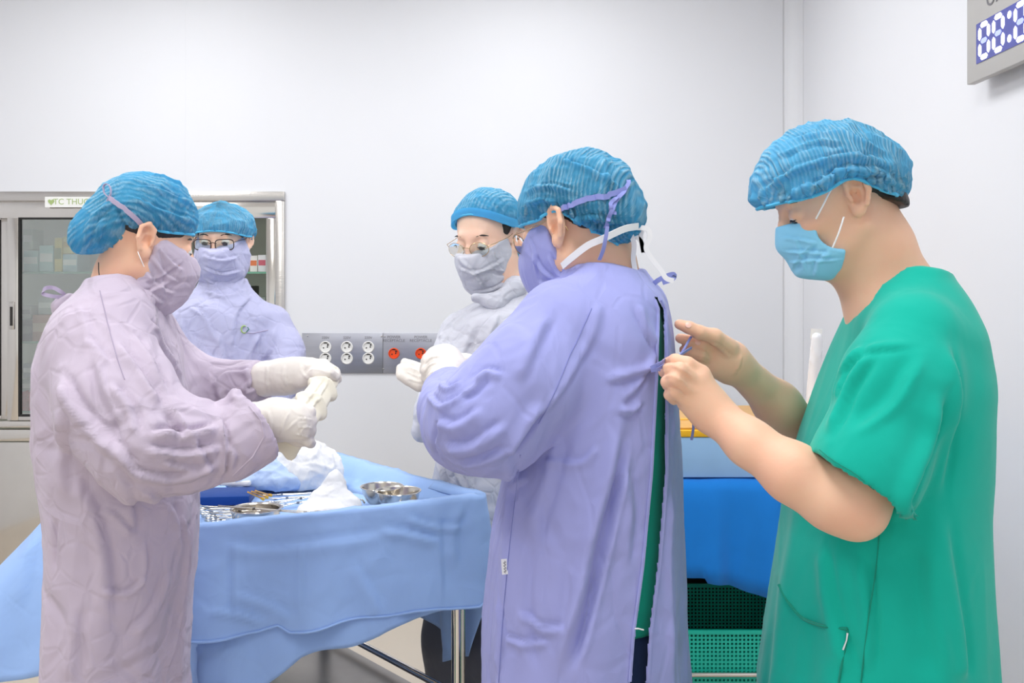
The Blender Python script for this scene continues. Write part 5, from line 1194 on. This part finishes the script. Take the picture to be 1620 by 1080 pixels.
# =============================================================== instrument table
M_drape = fabric('light_blue_drape', '#A8CAFE', wr=.5, wscale=3.5, dist=.05, var=.03, trans=.1)
M_drape2 = fabric('deep_blue_drape', '#1C82DC', wr=.3, wscale=4, dist=.015, var=.04)
M_navyc = fabric('dark_blue_cloth', '#123E86', wr=.3); M_gauze = fabric('white_gauze', '#F3F3F4', wr=.5, wscale=22, dist=.01, trans=.15); M_lblue = fabric('pale_blue_cloth', '#BBD0F2', wr=.5, wscale=18, dist=.01, trans=.1)
TZ = .915
QA, QB, QC, QD = [Vector(v) for v in ((-.058, 2.17, .965), (-.645, 1.965, .947), (-1.13, 2.56, .955), (-.51, 2.72, .967))]
def perimeter(n=90, rad=.035):
    out = []; cs = [QA, QB, QC, QD]; tot = []
    for i in range(4):
        a, b = cs[i], cs[(i+1) % 4]; d = (b-a).normalized(); p = a+d*rad; q = b-d*rad
        for k in range(n): out.append((p.lerp(q, k/n), i, k/n))
        c = cs[(i+2) % 4]; e = (c-b).normalized(); s = b+e*rad
        for k in range(8):
            t = k/8; out.append((q*(1-t)**2+b*2*t*(1-t)+s*t*t, i if t < .5 else (i+1) % 4, 1.0 if t < .5 else 0.0))
    return out
PER = perimeter(); NP = len(PER)
PN = []
for i in range(NP):
    t = PER[(i+2) % NP][0]-PER[i-2][0]; PN.append(Vector((-t.y, t.x, 0)).normalized())
cen_ = (QA+QB+QC+QD)/4
if PN[10].dot(PER[10][0]-cen_) < 0: PN = [-v for v in PN]
def interp(x, tab): return float(np.interp(x, [a for a, b in tab], [b for a, b in tab]))
HEMS = {0: [(0, .74), (.12, .73), (.4, .69), (.7, .66), (.85, .62), (1, .50)], 1: [(0, .50), (.5, .56), (.8, .50), (1, .46)], 2: [(0, .46), (.2, .56), (1, .72)], 3: [(0, .72), (.3, .70), (.5, .60), (.72, .52), (.9, .56), (1, .74)]}
def drapemesh(name, idx, closed, hemf, off0, mat, root, inner=True, flare=.10, seed=1, amp=1.0, folds=None):
    rings = []; N = len(idx)
    prof_in = [(.5, 0), (.3, 0), (.16, 0), (.1, .0), (.065, .1), (.045, .35), (.028, .75), (.014, .97)] if inner else [(.03, .7), (.014, .97)]
    vs = []; nr = 0
    cz = TZ
    if inner:
        for s in (0.02, .15, .3, .45, .6, .72):
            for i in idx: p = PER[i][0]; c = cen_.lerp(p, s); vs.append(Vector((c.x, c.y, cz)))
            nr += 1
    for d, h in prof_in[3:] if inner else prof_in:
        for i in idx:
            p = PER[i][0]; c = p-PN[i]*d; vs.append(Vector((c.x, c.y, (cz+(p.z-cz)*h+.004*math.sin(i*.11)*h if inner else cz+(p.z-cz)*h)+off0)))
        nr += 1
    DS = [0, .03, .06, .1]+[.1+.9*k/26 for k in range(1, 27)]
    for j, d in enumerate(DS):
        for q, i in enumerate(idx):
            p, sd, t = PER[i]; z0 = p.z+.003; zh = hemf(i, q/max(1, N-1)); drop = (z0-zh)*d
            cor = math.exp(-(min(t, 1-t)/.10)**2)
            lat = drop*flare*(1+.5*cor)+.004+off0
            if sd in (1, 2): cc = math.exp(-((p-QC).length/.22)**2); lat += drop*.75*cc
            w_ = (math.sin(i*.16+seed)+.6*math.sin(i*.071+2*seed)+.4*math.sin(i*.31+seed*3))*drop*.07*amp
            if sd in (0,): w_ *= .45
            c = p+PN[i]*(lat+w_); vs.append(Vector((c.x, c.y, z0-drop+.004*math.sin(i*.2+seed)*d)))
        nr += 1
    fs = []
    for r in range(nr-1):
        for q in range(N if closed else N-1): k = (q+1) % N; fs.append([r*N+q, r*N+k, (r+1)*N+k, (r+1)*N+q])
    V = np.array([tuple(v) for v in vs]); F4 = np.array(fs); nn = vnorm(V, F4); msk = np.clip((np.arange(len(V))//N)/3., 0, 1)
    V = V+nn*(wrinkle(V, 7, seed, (1, 1, 1))*.006+wrinkle(V, 17, seed+2, (1, 1, 1))*.0025)[:, None]
    V = fold(V, F4, folds)
    o = meshnp(name, V, F4, mat, root)
    o.modifiers.new('thickness', 'SOLIDIFY').thickness = .0016
    return o
tb = thing('instrument_table', 'steel framed instrument table covered by light blue drapes, between the gowned people', 'table', (cen_.x, cen_.y, 0))
for c in (QA, QB, QC, QD):
    p = c+(cen_-c).normalized()*.07; MB().lathe([(.016, .03), (.016, TZ-.03)], (p.x, p.y, 0), 20).obj('leg', M_steelp, tb); MB().lathe([(.02, 0.0), (.022, .01), (.02, .03)], (p.x, p.y, 0), 16).obj('foot', M_black, tb)
ins = [c+(cen_-c).normalized()*.07 for c in (QA, QB, QC, QD)]
for i in range(4):
    a, b = ins[i], ins[(i+1) % 4]; MB().tube([(a.x, a.y, .5), (b.x, b.y, .5)], .0085, 12).obj('rail', M_steelp, tb)
def qslab(name, z0, z1, mat, root, grow=0):
    q = [c+(c-cen_).normalized()*grow for c in ins]; m = MB(); m.poly([(v.x, v.y, z0) for v in q]+[(v.x, v.y, z1) for v in q], [[3, 2, 1, 0], [4, 5, 6, 7]]+[[i, (i+1) % 4, (i+1) % 4+4, i+4] for i in range(4)]); return m.obj(name, mat, root, False)
qslab('table_top', TZ-.03, TZ-.012, M_steel, tb, .02); qslab('lower_shelf', .455, .47, M_dull, tb, .0)
allidx = list(range(NP))
dr = drapemesh('drape', allidx, True, lambda i, q: interp(PER[i][2], HEMS[PER[i][1]]), 0, M_drape, None, seed=2, folds=[([(300, 1010), (340, 1015), (390, 1020)], .010, .006), ([(320, 1000), (325, 1040), (318, 1078)], .010, .005), ([(60, 850), (50, 900), (40, 970)], .012, .006), ([(560, 730), (610, 760), (660, 775)], .010, .004), ([(655, 765), (650, 772), (640, 776)], .010, .006)])
tag(dr, 'large light blue drape covering the whole instrument table, hanging low at its corners', 'drape')
UP = [(0, .74), (.24, .735), (.32, .728), (.42, .735), (.64, .728), (.77, .722), (.80, .736), (.85, .726), (1, .73)]
seq = list(range(NP-30, NP))+list(range(0, 97))
lay = drapemesh('upper_drape', seq, False, lambda i, q: interp(q, UP), .006, M_drape, None, inner=False, seed=5, flare=.13, amp=.8, folds=[([(482, 850), (481, 910), (480, 975)], .006, .004), ([(698, 812), (700, 880), (704, 950)], .006, .004), ([(600, 830), (650, 838), (700, 850)], .010, .008), ([(640, 812), (690, 828), (740, 826)], .008, .008), ([(340, 850), (420, 862), (520, 850), (620, 836)], .014, .006), ([(370, 930), (430, 950), (470, 975)], .010, .005), ([(372, 850), (370, 920), (372, 980)], .008, -.004), ([(560, 880), (600, 940), (610, 968)], .014, .005), ([(330, 960), (380, 965), (420, 978)], .007, .007), ([(740, 800), (725, 840), (728, 900)], .012, .006)])
tag(lay, 'shorter light blue drape folded over the near edge of the instrument table', 'drape')
z_h = [lay.data.vertices[len(lay.data.vertices)-len(seq)+k].co.copy() for k in range(len(seq))]
MB().tube([v+Vector((0, 0, .001)) for v in z_h], .003, 6).obj('stitched_hem', M_drape, lay)
# soft folded creases down the near side
# ---- things on the table
def crumple(name, label, cat, c, rx, ry, h, mat, seed, ang=0, nr=16, nu=40, peak=None, rough=.5, kind=None):
    vs = []; fs = []
    ca, sa = math.cos(ang), math.sin(ang); rs = np.linspace(0, 1, nr)
    P0 = []
    for i, r in enumerate(rs):
        for j in range(nu):
            a = 2*PI*j/nu; rr = r*(1+.12*math.sin(3*a+seed)+.08*math.sin(7*a+2*seed)*r); x, y = rr*math.cos(a)*rx, rr*math.sin(a)*ry
            P0.append((c[0]+x*ca-y*sa, c[1]+x*sa+y*ca, r, a))
    P0 = np.array(P0); q = np.stack([P0[:, 0], P0[:, 1], np.zeros(len(P0))+seed], 1)
    wv = wrinkle(q, 10, seed, (1, 1, 1))+.45*wrinkle(q, 22, seed+5, (1, 1, 1))
    env = np.clip(1-P0[:, 2]**2.2, 0, 1); z = h*env*(1-rough*.5+rough*wv)
    if peak: 
        for px_, py_, w_, hh in peak: z += hh*np.exp(-(((P0[:, 0]-px_)**2+(P0[:, 1]-py_)**2)/w_**2))*env**.3
    z = TZ+.008+np.maximum(z, 0.0015)
    V = np.stack([P0[:, 0]+wv*.008, P0[:, 1]+wv*.006, z], 1)
    # underside lip
    base = V[-nu:].copy(); base[:, 2] = TZ+.006; V = np.concatenate([V, base])
    for i in range(nr):
        for j in range(nu): k = (j+1) % nu; fs.append([i*nu+j, (i+1)*nu+j, (i+1)*nu+k, i*nu+k])
    o = meshnp(name, V, np.array(fs), mat, None); return tag(o, label, cat)
def T(px, py, dz=.006): return onz(px, py, TZ+dz)
def bundle(name, label, cat, blobs, mat, seed, q=1):
    F = Fld()
    for x, y, Y, r in blobs: F.ell(P(x, y, Y), r, None, .03)
    F.plane((0, 0, TZ+.007), (0, 0, -1), .004)
    c = P(*blobs[0][:3]); o = sculpt(name, F, (c.x-.2, c.x+.2, .0042), (c.y-.16, c.y+.16, .0042), (TZ-.01, TZ+.2, .0042), mat, None, 1, None, [(.018*q, 11, seed, (1, 1, 1)), (.009*q, 24, seed+2, (1, 1, 1)), (.004*q, 50, seed+4, (1, 1, 1))])
    for v in o.data.vertices: v.co.z = max(v.co.z, TZ+.005)
    return tag(o, label, cat)
bundle('gauze_bundle', 'bulky crumpled white gauze bundle at the far corner of the instrument table', 'cloth', [(485, 742, 2.5, (.062, .06, .055)), (462, 728, 2.5, (.045, .05, .045)), (512, 740, 2.5, (.04, .045, .04)), (470, 752, 2.46, (.05, .04, .03)), (492, 718, 2.52, (.035, .035, .035)), (525, 757, 2.5, (.03, .03, .02))], M_gauze, 3)
bundle('crumpled_cloth', 'crumpled pale blue cloth left of the white gauze bundle', 'cloth', [(415, 752, 2.45, (.06, .05, .035)), (435, 738, 2.5, (.05, .05, .045)), (390, 758, 2.42, (.045, .05, .025)), (445, 762, 2.42, (.04, .035, .022))], M_lblue, 7)
bundle('gauze_swab', 'white gauze cloth with a raised peak lying beside the steel bowls', 'gauze', [(520, 803, 2.2, (.06, .04, .012)), (531, 778, 2.24, (.022, .018, .052)), (520, 792, 2.22, (.042, .022, .03)), (548, 800, 2.22, (.03, .025, .016)), (495, 812, 2.16, (.04, .025, .01))], M_gauze, 5, .5)
c = T(470, 826); crumple('gauze_sheet', 'flat white gauze sheet under the scissors behind the near table edge', 'gauze', (c.x, c.y), .075, .035, .008, M_gauze, 9, .1, rough=.3)
c = T(352, 795); dk = MB().box((c.x-.085, c.y-.04, TZ+.007), (c.x+.07, c.y+.07, TZ+.03), Matrix.Translation(c) @ Matrix.Rotation(.12, 4, 'Z') @ Matrix.Translation(-c), bev=.006).obj('folded_cloth', M_navyc); tag(dk, 'dark blue folded cloth beside the mauve gown on the table', 'cloth')
c = T(372, 782); pk = MB().box((c.x-.05, c.y-.02, TZ+.031), (c.x+.045, c.y+.035, TZ+.044), Matrix.Translation(c) @ Matrix.Rotation(-.15, 4, 'Z') @ Matrix.Rotation(.0, 4, 'X') @ Matrix.Translation(-c), bev=.005).obj('gauze_packet', M_gauze); tag(pk, 'white gauze packet resting on the dark blue folded cloth', 'gauze')
# bowls
M_bowl = plain('satin_steel', '#D8D2C8', .24, 1, var=.03)
def bowl(px, py, r, h, label, inner=M_bowl, flat=.55, tilt=None):
    c = T(px, py, .007); t = thing('steel_bowl' if h > .02 else 'steel_dish', label, 'bowl' if h > .02 else 'dish', c)
    b = r*flat; pr = [(1e-5, 0), (b, 0), (b+(r-b)*.35, h*.18), (b+(r-b)*.8, h*.62), (r-.0015, h*.97), (r+.002, h), (r+.002, h+.0015), (r-.002, h+.001), (r-.004, h*.95), (b+(r-b)*.75, h*.62), (b+(r-b)*.3, h*.2+.001), (b*.95, .002), (1e-5, .002)]
    o = MB().lathe(pr, c, 48).obj('bowl_wall', inner, t); MB().tube([c+Vector((math.cos(a)*(r+.001), math.sin(a)*(r+.001), h+.0006)) for a in [2*PI*i/40 for i in range(40)]], .0014, 6, closed=True).obj('rolled_rim', M_steelp, t)
    return t
bowl(405, 829, .054, .035, 'steel bowl at the near left corner with forceps laid across it', flat=.8)
bowl(604, 797, .050, .042, 'steel bowl standing behind the larger bowl on the table right'); bowl(630, 806, .052, .044, 'steel bowl in front of two on the right side of the table')
bowl(668, 812, .05, .012, 'shallow steel dish half hidden by the near drape edge', flat=.75); bowl(575, 822, .034, .016, 'small shallow steel cup beside the spoons at the near drape edge', flat=.6)
# ring handled instruments
def clamp(name, label, cat, tip, ring, z=.012, spread=.016, rr=.0105, tr=.0016, group=None, curvy=0, roll=0, blade=.0022, jawl=.35, dz=0):
    a = T(tip[0], tip[1], z); b = T(ring[0], ring[1], z+dz); c = (a+b)/2; t = thing(name, label, cat, c, group); d = (b-a); Lx = d.length; d.normalize(); s = Vector((-d.y, d.x, 0)).normalized(); up = d.cross(s)
    if roll: s = (Matrix.Rotation(roll, 3, d) @ s); up = d.cross(s)
    for q in (-1, 1):
        rc = a+d*Lx+s*q*spread
        p = [a+s*q*.0004+up*q*.0006, a+d*Lx*.18+s*(-q*.0026+curvy), a+d*Lx*jawl+s*(-q*.0006)+up*q*.001, a+d*Lx*.6+s*q*spread*.42, a+d*(Lx*.88)+s*q*spread*.78, rc-d*rr+s*0]
        m = MB().tube(curve(p, 4), [blade*.5+(tr-blade*.5)*min(1, i/10) for i in range(21)], 7, flat=.8)
        m.tube([rc+(d*math.cos(2*PI*i/20)*1.35+s*math.sin(2*PI*i/20))*rr for i in range(20)], tr, 6, closed=True); m.obj('shank', M_bowl, t)
    MB().lathe([(.0034, -.0026), (.0036, .0026), (1e-5, .003)], a+d*Lx*jawl, 12).obj('pivot', M_dull, t)
    r1 = a+d*(Lx*.86); MB().box((-.004, -spread*.62, -.0012), (.004, spread*.62, .0012), Matrix.Translation(r1) @ Matrix((d, s, up)).transposed().to_4x4()).obj('ratchet', M_dull, t)
    return t
clamp('scissors', 'long scissors lying across the near left steel bowl', 'scissors', (345, 800), (505, 812), z=.05, spread=.012, rr=.009, blade=.004, dz=-.025)
g1 = 'ring handled clamps fanned out at the near left corner'
for i in range(6):
    clamp('surgical_clamp', 'ring handled clamp in the fanned bundle, %s' % ('nearest to the drape edge', 'second from the drape edge', 'third from the drape edge', 'third from the back of the fan', 'second from the back of the fan', 'farthest back of the fan')[i], 'clamp', (400+3*i, 822-3.5*i), (346-6.5*i, 832-6*i), z=.014+.004*i, spread=.013, roll=.5, group=g1, rr=.009)
clamp('surgical_clamp', 'straight steel clamp lying in front of the dark blue cloth', 'clamp', (318, 806), (418, 800), z=.016, spread=.011, rr=.008)
clamp('surgical_clamp', 'slim clamp lying behind the scissors with rings to the left', 'clamp', (420, 806), (330, 812), z=.012, spread=.011, rr=.008)
clamp('surgical_clamp', 'clamp with rings toward the gauze bundle, rear of the middle group', 'clamp', (412, 783), (508, 780), z=.014, spread=.012, rr=.0095)
clamp('surgical_clamp', 'clamp with rings beside the gauze peak, middle of the group', 'clamp', (418, 789), (520, 784), z=.014, spread=.012, rr=.0095)
clamp('surgical_clamp', 'clamp with rings to the left in the middle group', 'clamp', (500, 784), (430, 796), z=.018, spread=.012, rr=.0095)
clamp('scissors', 'small scissors in front of the middle clamp group', 'scissors', (490, 792), (436, 801), z=.012, spread=.012, rr=.009)
for i, (a, b) in enumerate((((392, 778), (418, 790)), ((398, 777), (424, 787)), ((404, 776), (430, 784)))):
    p, q = T(*a, .046), T(*b, .016); m = thing('cotton_swab', 'gold tipped swab beside the white packet, %s' % ('left one', 'middle one', 'right one')[i], 'swab', (p+q)/2, 'gold tipped swabs'); MB().tube([p, q], .002, 8).obj('stick', M_wood, m); MB().tube([q-(q-p)*.2, q-(q-p)*.05, q], [.003, .0042, .002], 8).obj('tip', M_yellow, m)
# wire retractors
for lblb, pts in (('bent wire retractor leaning near the gauze peak, front one', [(540, 800, .01), (562, 812, .01), (572, 812, .012), (578, 804, .012), (566, 800, .012)]), ('bent wire retractor behind the gauze peak, rear one', [(530, 772, .03), (545, 776, .02), (562, 792, .012), (572, 790, .02), (577, 796, .012)])):
    p = curve([T(*q) for q in pts], 5); o = MB().tube(p, .0022, 7).obj('retractor', M_bowl); tag(o, lblb, 'retractor')
def spoon(px0, py0, px1, py1, lbl):
    a, b = T(px0, py0, .022), T(px1, py1, .014); t = thing('spoon', lbl, 'spoon', (a+b)/2); d = (b-a).normalized()
    F = Fld(); F.ell(b, (.019, .014, .006), d.to_track_quat('X', 'Z').to_matrix(), .002); F.ell(b+Vector((0, 0, .006)), (.018, .0125, .006), d.to_track_quat('X', 'Z').to_matrix(), .001, 's')
    sculpt('spoon_bowl', F, (b.x-.03, b.x+.03, .0016), (b.y-.03, b.y+.03, .0016), (b.z-.012, b.z+.012, .0016), M_bowl, t); MB().tube([a, a.lerp(b, .5)+Vector((0, 0, .004)), b-d*.017], [.0035, .0018, .0025], 8, flat=.5).obj('handle', M_bowl, t)
spoon(508, 806, 527, 822, 'steel spoon lying on the gauze at the near drape edge'); spoon(520, 812, 548, 823, 'steel spoon head just behind the near drape edge')
for i, (y0, l) in enumerate(((796, 'upper small steel pin beside the gauze peak'), (801, 'lower small steel pin beside the gauze peak'))):
    o = MB().tube([T(550, y0, .01), T(562, y0, .01)], .0022, 6).obj('steel_pin', M_dull); tag(o, l, 'pin')
# =============================================================== right trolley
Ty = 2.7; tx0, tx1 = P(1000, 0, Ty).x, .97
tr = thing('trolley', 'steel trolley with a deep blue drape and shelves, between the two standing people', 'trolley', ((tx0+tx1)/2, Ty+.28, 0))
for x in (tx0+.02, tx1-.02):
    for y in (Ty+.03, Ty+.53): MB().lathe([(.0125, .02), (.0125, .88)], (x, y, 0), 16).obj('leg', M_steelp, tr); MB().lathe([(1e-5, .0), (.02, 0.004), (.02, .03), (.014, .035)], (x, y, 0), 16).obj('caster', M_black, tr)
slab('top_shelf', (tx0, Ty+.02, .875), (tx1, Ty+.55, .89), M_steel, tr); slab('lower_shelf', (tx0, Ty+.02, .30), (tx1, Ty+.55, .315), M_steel, tr)
MB().tube([(tx0, Ty-.012, .345), (tx1, Ty-.012, .345)], .007, 10).obj('guard_rail', M_steelp, tr)
for x in (tx0+.02, tx1-.02): MB().tube([(x, Ty-.012, .345), (x, Ty+.03, .345)], .005, 8).obj('rail_bracket', M_steelp, tr)
slab('back_panel', (tx0, Ty+.545, .03), (tx1, Ty+.55, .875), plain('darkening_panel', '#20302E', .5), tr); slab('side_panel', (tx0, Ty+.02, .03), (tx0+.004, Ty+.545, .875), plain('darkening_panel_side', '#20302E', .5), tr); slab('side_panel', (tx1-.004, Ty+.02, .03), (tx1, Ty+.545, .875), plain('darkening_panel_end', '#20302E', .5), tr)  # added dark panels hide the bright wall so the basket inside looks dark
# drape: front sheet and top
nx, prof = 90, [(Ty+.54, .893, 0), (Ty+.3, .893, 0), (Ty+.05, .893, 0), (Ty+.012, .892, 0), (Ty-.004, .884, .03), (Ty-.012, .86, .1), (Ty-.016, .82, .25), (Ty-.02, .78, .4), (Ty-.022, .74, .55), (Ty-.024, .70, .7), (Ty-.025, .66, .85), (Ty-.026, .63, 1)]
vs = []
for j, (y, z, k) in enumerate(prof):
    for i in range(nx):
        u = i/(nx-1); x = tx0-.01+(tx1-tx0+.02)*u; pxx = 810+x/Ty*FOC; hem = .60+.012*math.sin(pxx*.03)-.022*min(1, max(0, (pxx-1150)/70))+(.012 if pxx < 1115 else 0)
        zz = z if k == 0 else .893-(.893-hem)*k; vs.append((x, y-.012*k*math.sin(u*23)-.006*k*math.sin(u*51+1), zz))
V = np.array(vs); F4 = np.array([[j*nx+i, j*nx+i+1, (j+1)*nx+i+1, (j+1)*nx+i] for j in range(len(prof)-1) for i in range(nx-1)])
V = V+vnorm(V, F4)*(wrinkle(V, 8, 4, (1, 1, 1))*.004)[:, None]
dd = meshnp('trolley_drape', V, F4, M_drape2); dd.modifiers.new('t', 'SOLIDIFY').thickness = .002; tag(dd, 'deep blue drape hanging over the front of the right trolley', 'drape')
# pale blue box with yellow edge on the trolley
bx0, bx1 = tx0+.01, tx1-.01
bb = thing('storage_box', 'pale blue box with yellow rim and orange lid on the right trolley', 'box', ((bx0+bx1)/2, Ty+.28, .896))
slab('box_body', (bx0, Ty+.012, .898), (bx1, Ty+.53, 1.014), M_bluebox, bb, .004); slab('rim', (bx0-.004, Ty+.008, 1.0145), (bx1+.004, Ty+.534, 1.034), M_yellow, bb, .003)
slab('lid', (bx0+.01, Ty+.022, 1.0345), (bx1-.01, Ty+.52, 1.04), M_wood, bb, .002); slab('lid_stripe', (bx0+.02, Ty+.17, 1.0402), (bx1-.02, Ty+.20, 1.042), M_yellow, bb)
# clear wrapped roll standing upright
px_ = P(1284, 640, 3.0); rl = thing('wrapped_roll', 'clear plastic wrapped packet standing upright behind the green scrubs', 'packet', (px_.x, 3.0, 1.042))
F = Fld(); F.cap((px_.x+.004, 3.0, 1.06), P(1292, 535, 3.0), .022, .018, 0, 'u'); 
sculpt('packet_body', F, (px_.x-.06, px_.x+.1, .004), (2.95, 3.05, .004), (1.0, 1.34, .004), plain('clear_plastic', '#EDEEF2', .2, coat=.5), rl, 1, None, [(.004, 40, 3, (1, 1, .4))])
MB().ribbon([P(1291, 536, 3.0), P(1292, 520, 3.0)], .036, (1, 0, 0), .0008).obj('seal', M_white, rl)
# perforated basket on the lower shelf
def lattice(m, o, ux, uz, nxx, nz, pitch, n, th=.0022, hole=.52):
    h = pitch*hole/2
    for i in range(nxx):
        for j in range(nz):
            c = o+ux*(i+.5)*pitch+uz*(j+.5)*pitch
            q = [c+ux*a*pitch/2+uz*b*pitch/2 for a, b in ((-1, -1), (1, -1), (1, 1), (-1, 1))]; r = [c+ux*a*h+uz*b*h for a, b in ((-1, -1), (1, -1), (1, 1), (-1, 1))]; r2 = [p+n*th for p in r]
            m.poly(q+r+r2, [[0, 1, 5, 4], [1, 2, 6, 5], [2, 3, 7, 6], [3, 0, 4, 7], [4, 5, 9, 8], [5, 6, 10, 9], [6, 7, 11, 10], [7, 4, 8, 11]])
b0, b1 = P(1040, 0, Ty).x, P(1290, 0, Ty).x; bz0 = .318; pitch = .0115; nxx = int((b1-b0)/pitch); nzz = 12; b1 = b0+nxx*pitch; bh = nzz*pitch
bk = thing('perforated_basket', 'turquoise perforated plastic basket on the lower trolley shelf', 'basket', ((b0+b1)/2, Ty+.2, bz0))
yb0, yb1 = Ty+.0, Ty+.42
for nm, yy, nn in (('front_wall', yb0, 1), ('back_wall', yb1, -1)):
    m = MB(); lattice(m, Vector((b0, yy, bz0)), Vector((1, 0, 0)), Vector((0, 0, 1)), nxx, nzz, pitch, Vector((0, nn, 0))); m.obj(nm, M_bask, bk, False)
ny = int((yb1-yb0)/pitch)
for nm, xx, nn in (('side_wall', b0, 1), ('side_wall', b1, -1)):
    m = MB(); lattice(m, Vector((xx, yb0, bz0)), Vector((0, 1, 0)), Vector((0, 0, 1)), ny, nzz, pitch, Vector((nn, 0, 0))); m.obj(nm, M_bask, bk, False)
slab('floor_panel', (b0, yb0, bz0-.002), (b1, yb1, bz0), M_bask, bk)
m = MB()
for lo, hi in (((b0-.004, yb0-.005), (b1+.004, yb0+.004)), ((b0-.004, yb1-.004), (b1+.004, yb1+.005)), ((b0-.005, yb0), (b0+.004, yb1)), ((b1-.004, yb0), (b1+.005, yb1))): m.box((lo[0], lo[1], bz0+bh), (hi[0], hi[1], bz0+bh+.011))
m.obj('rim', M_bask, bk, False)
man_right(); woman_left(); held_glove(); man_centre(); man_back(); woman_back()
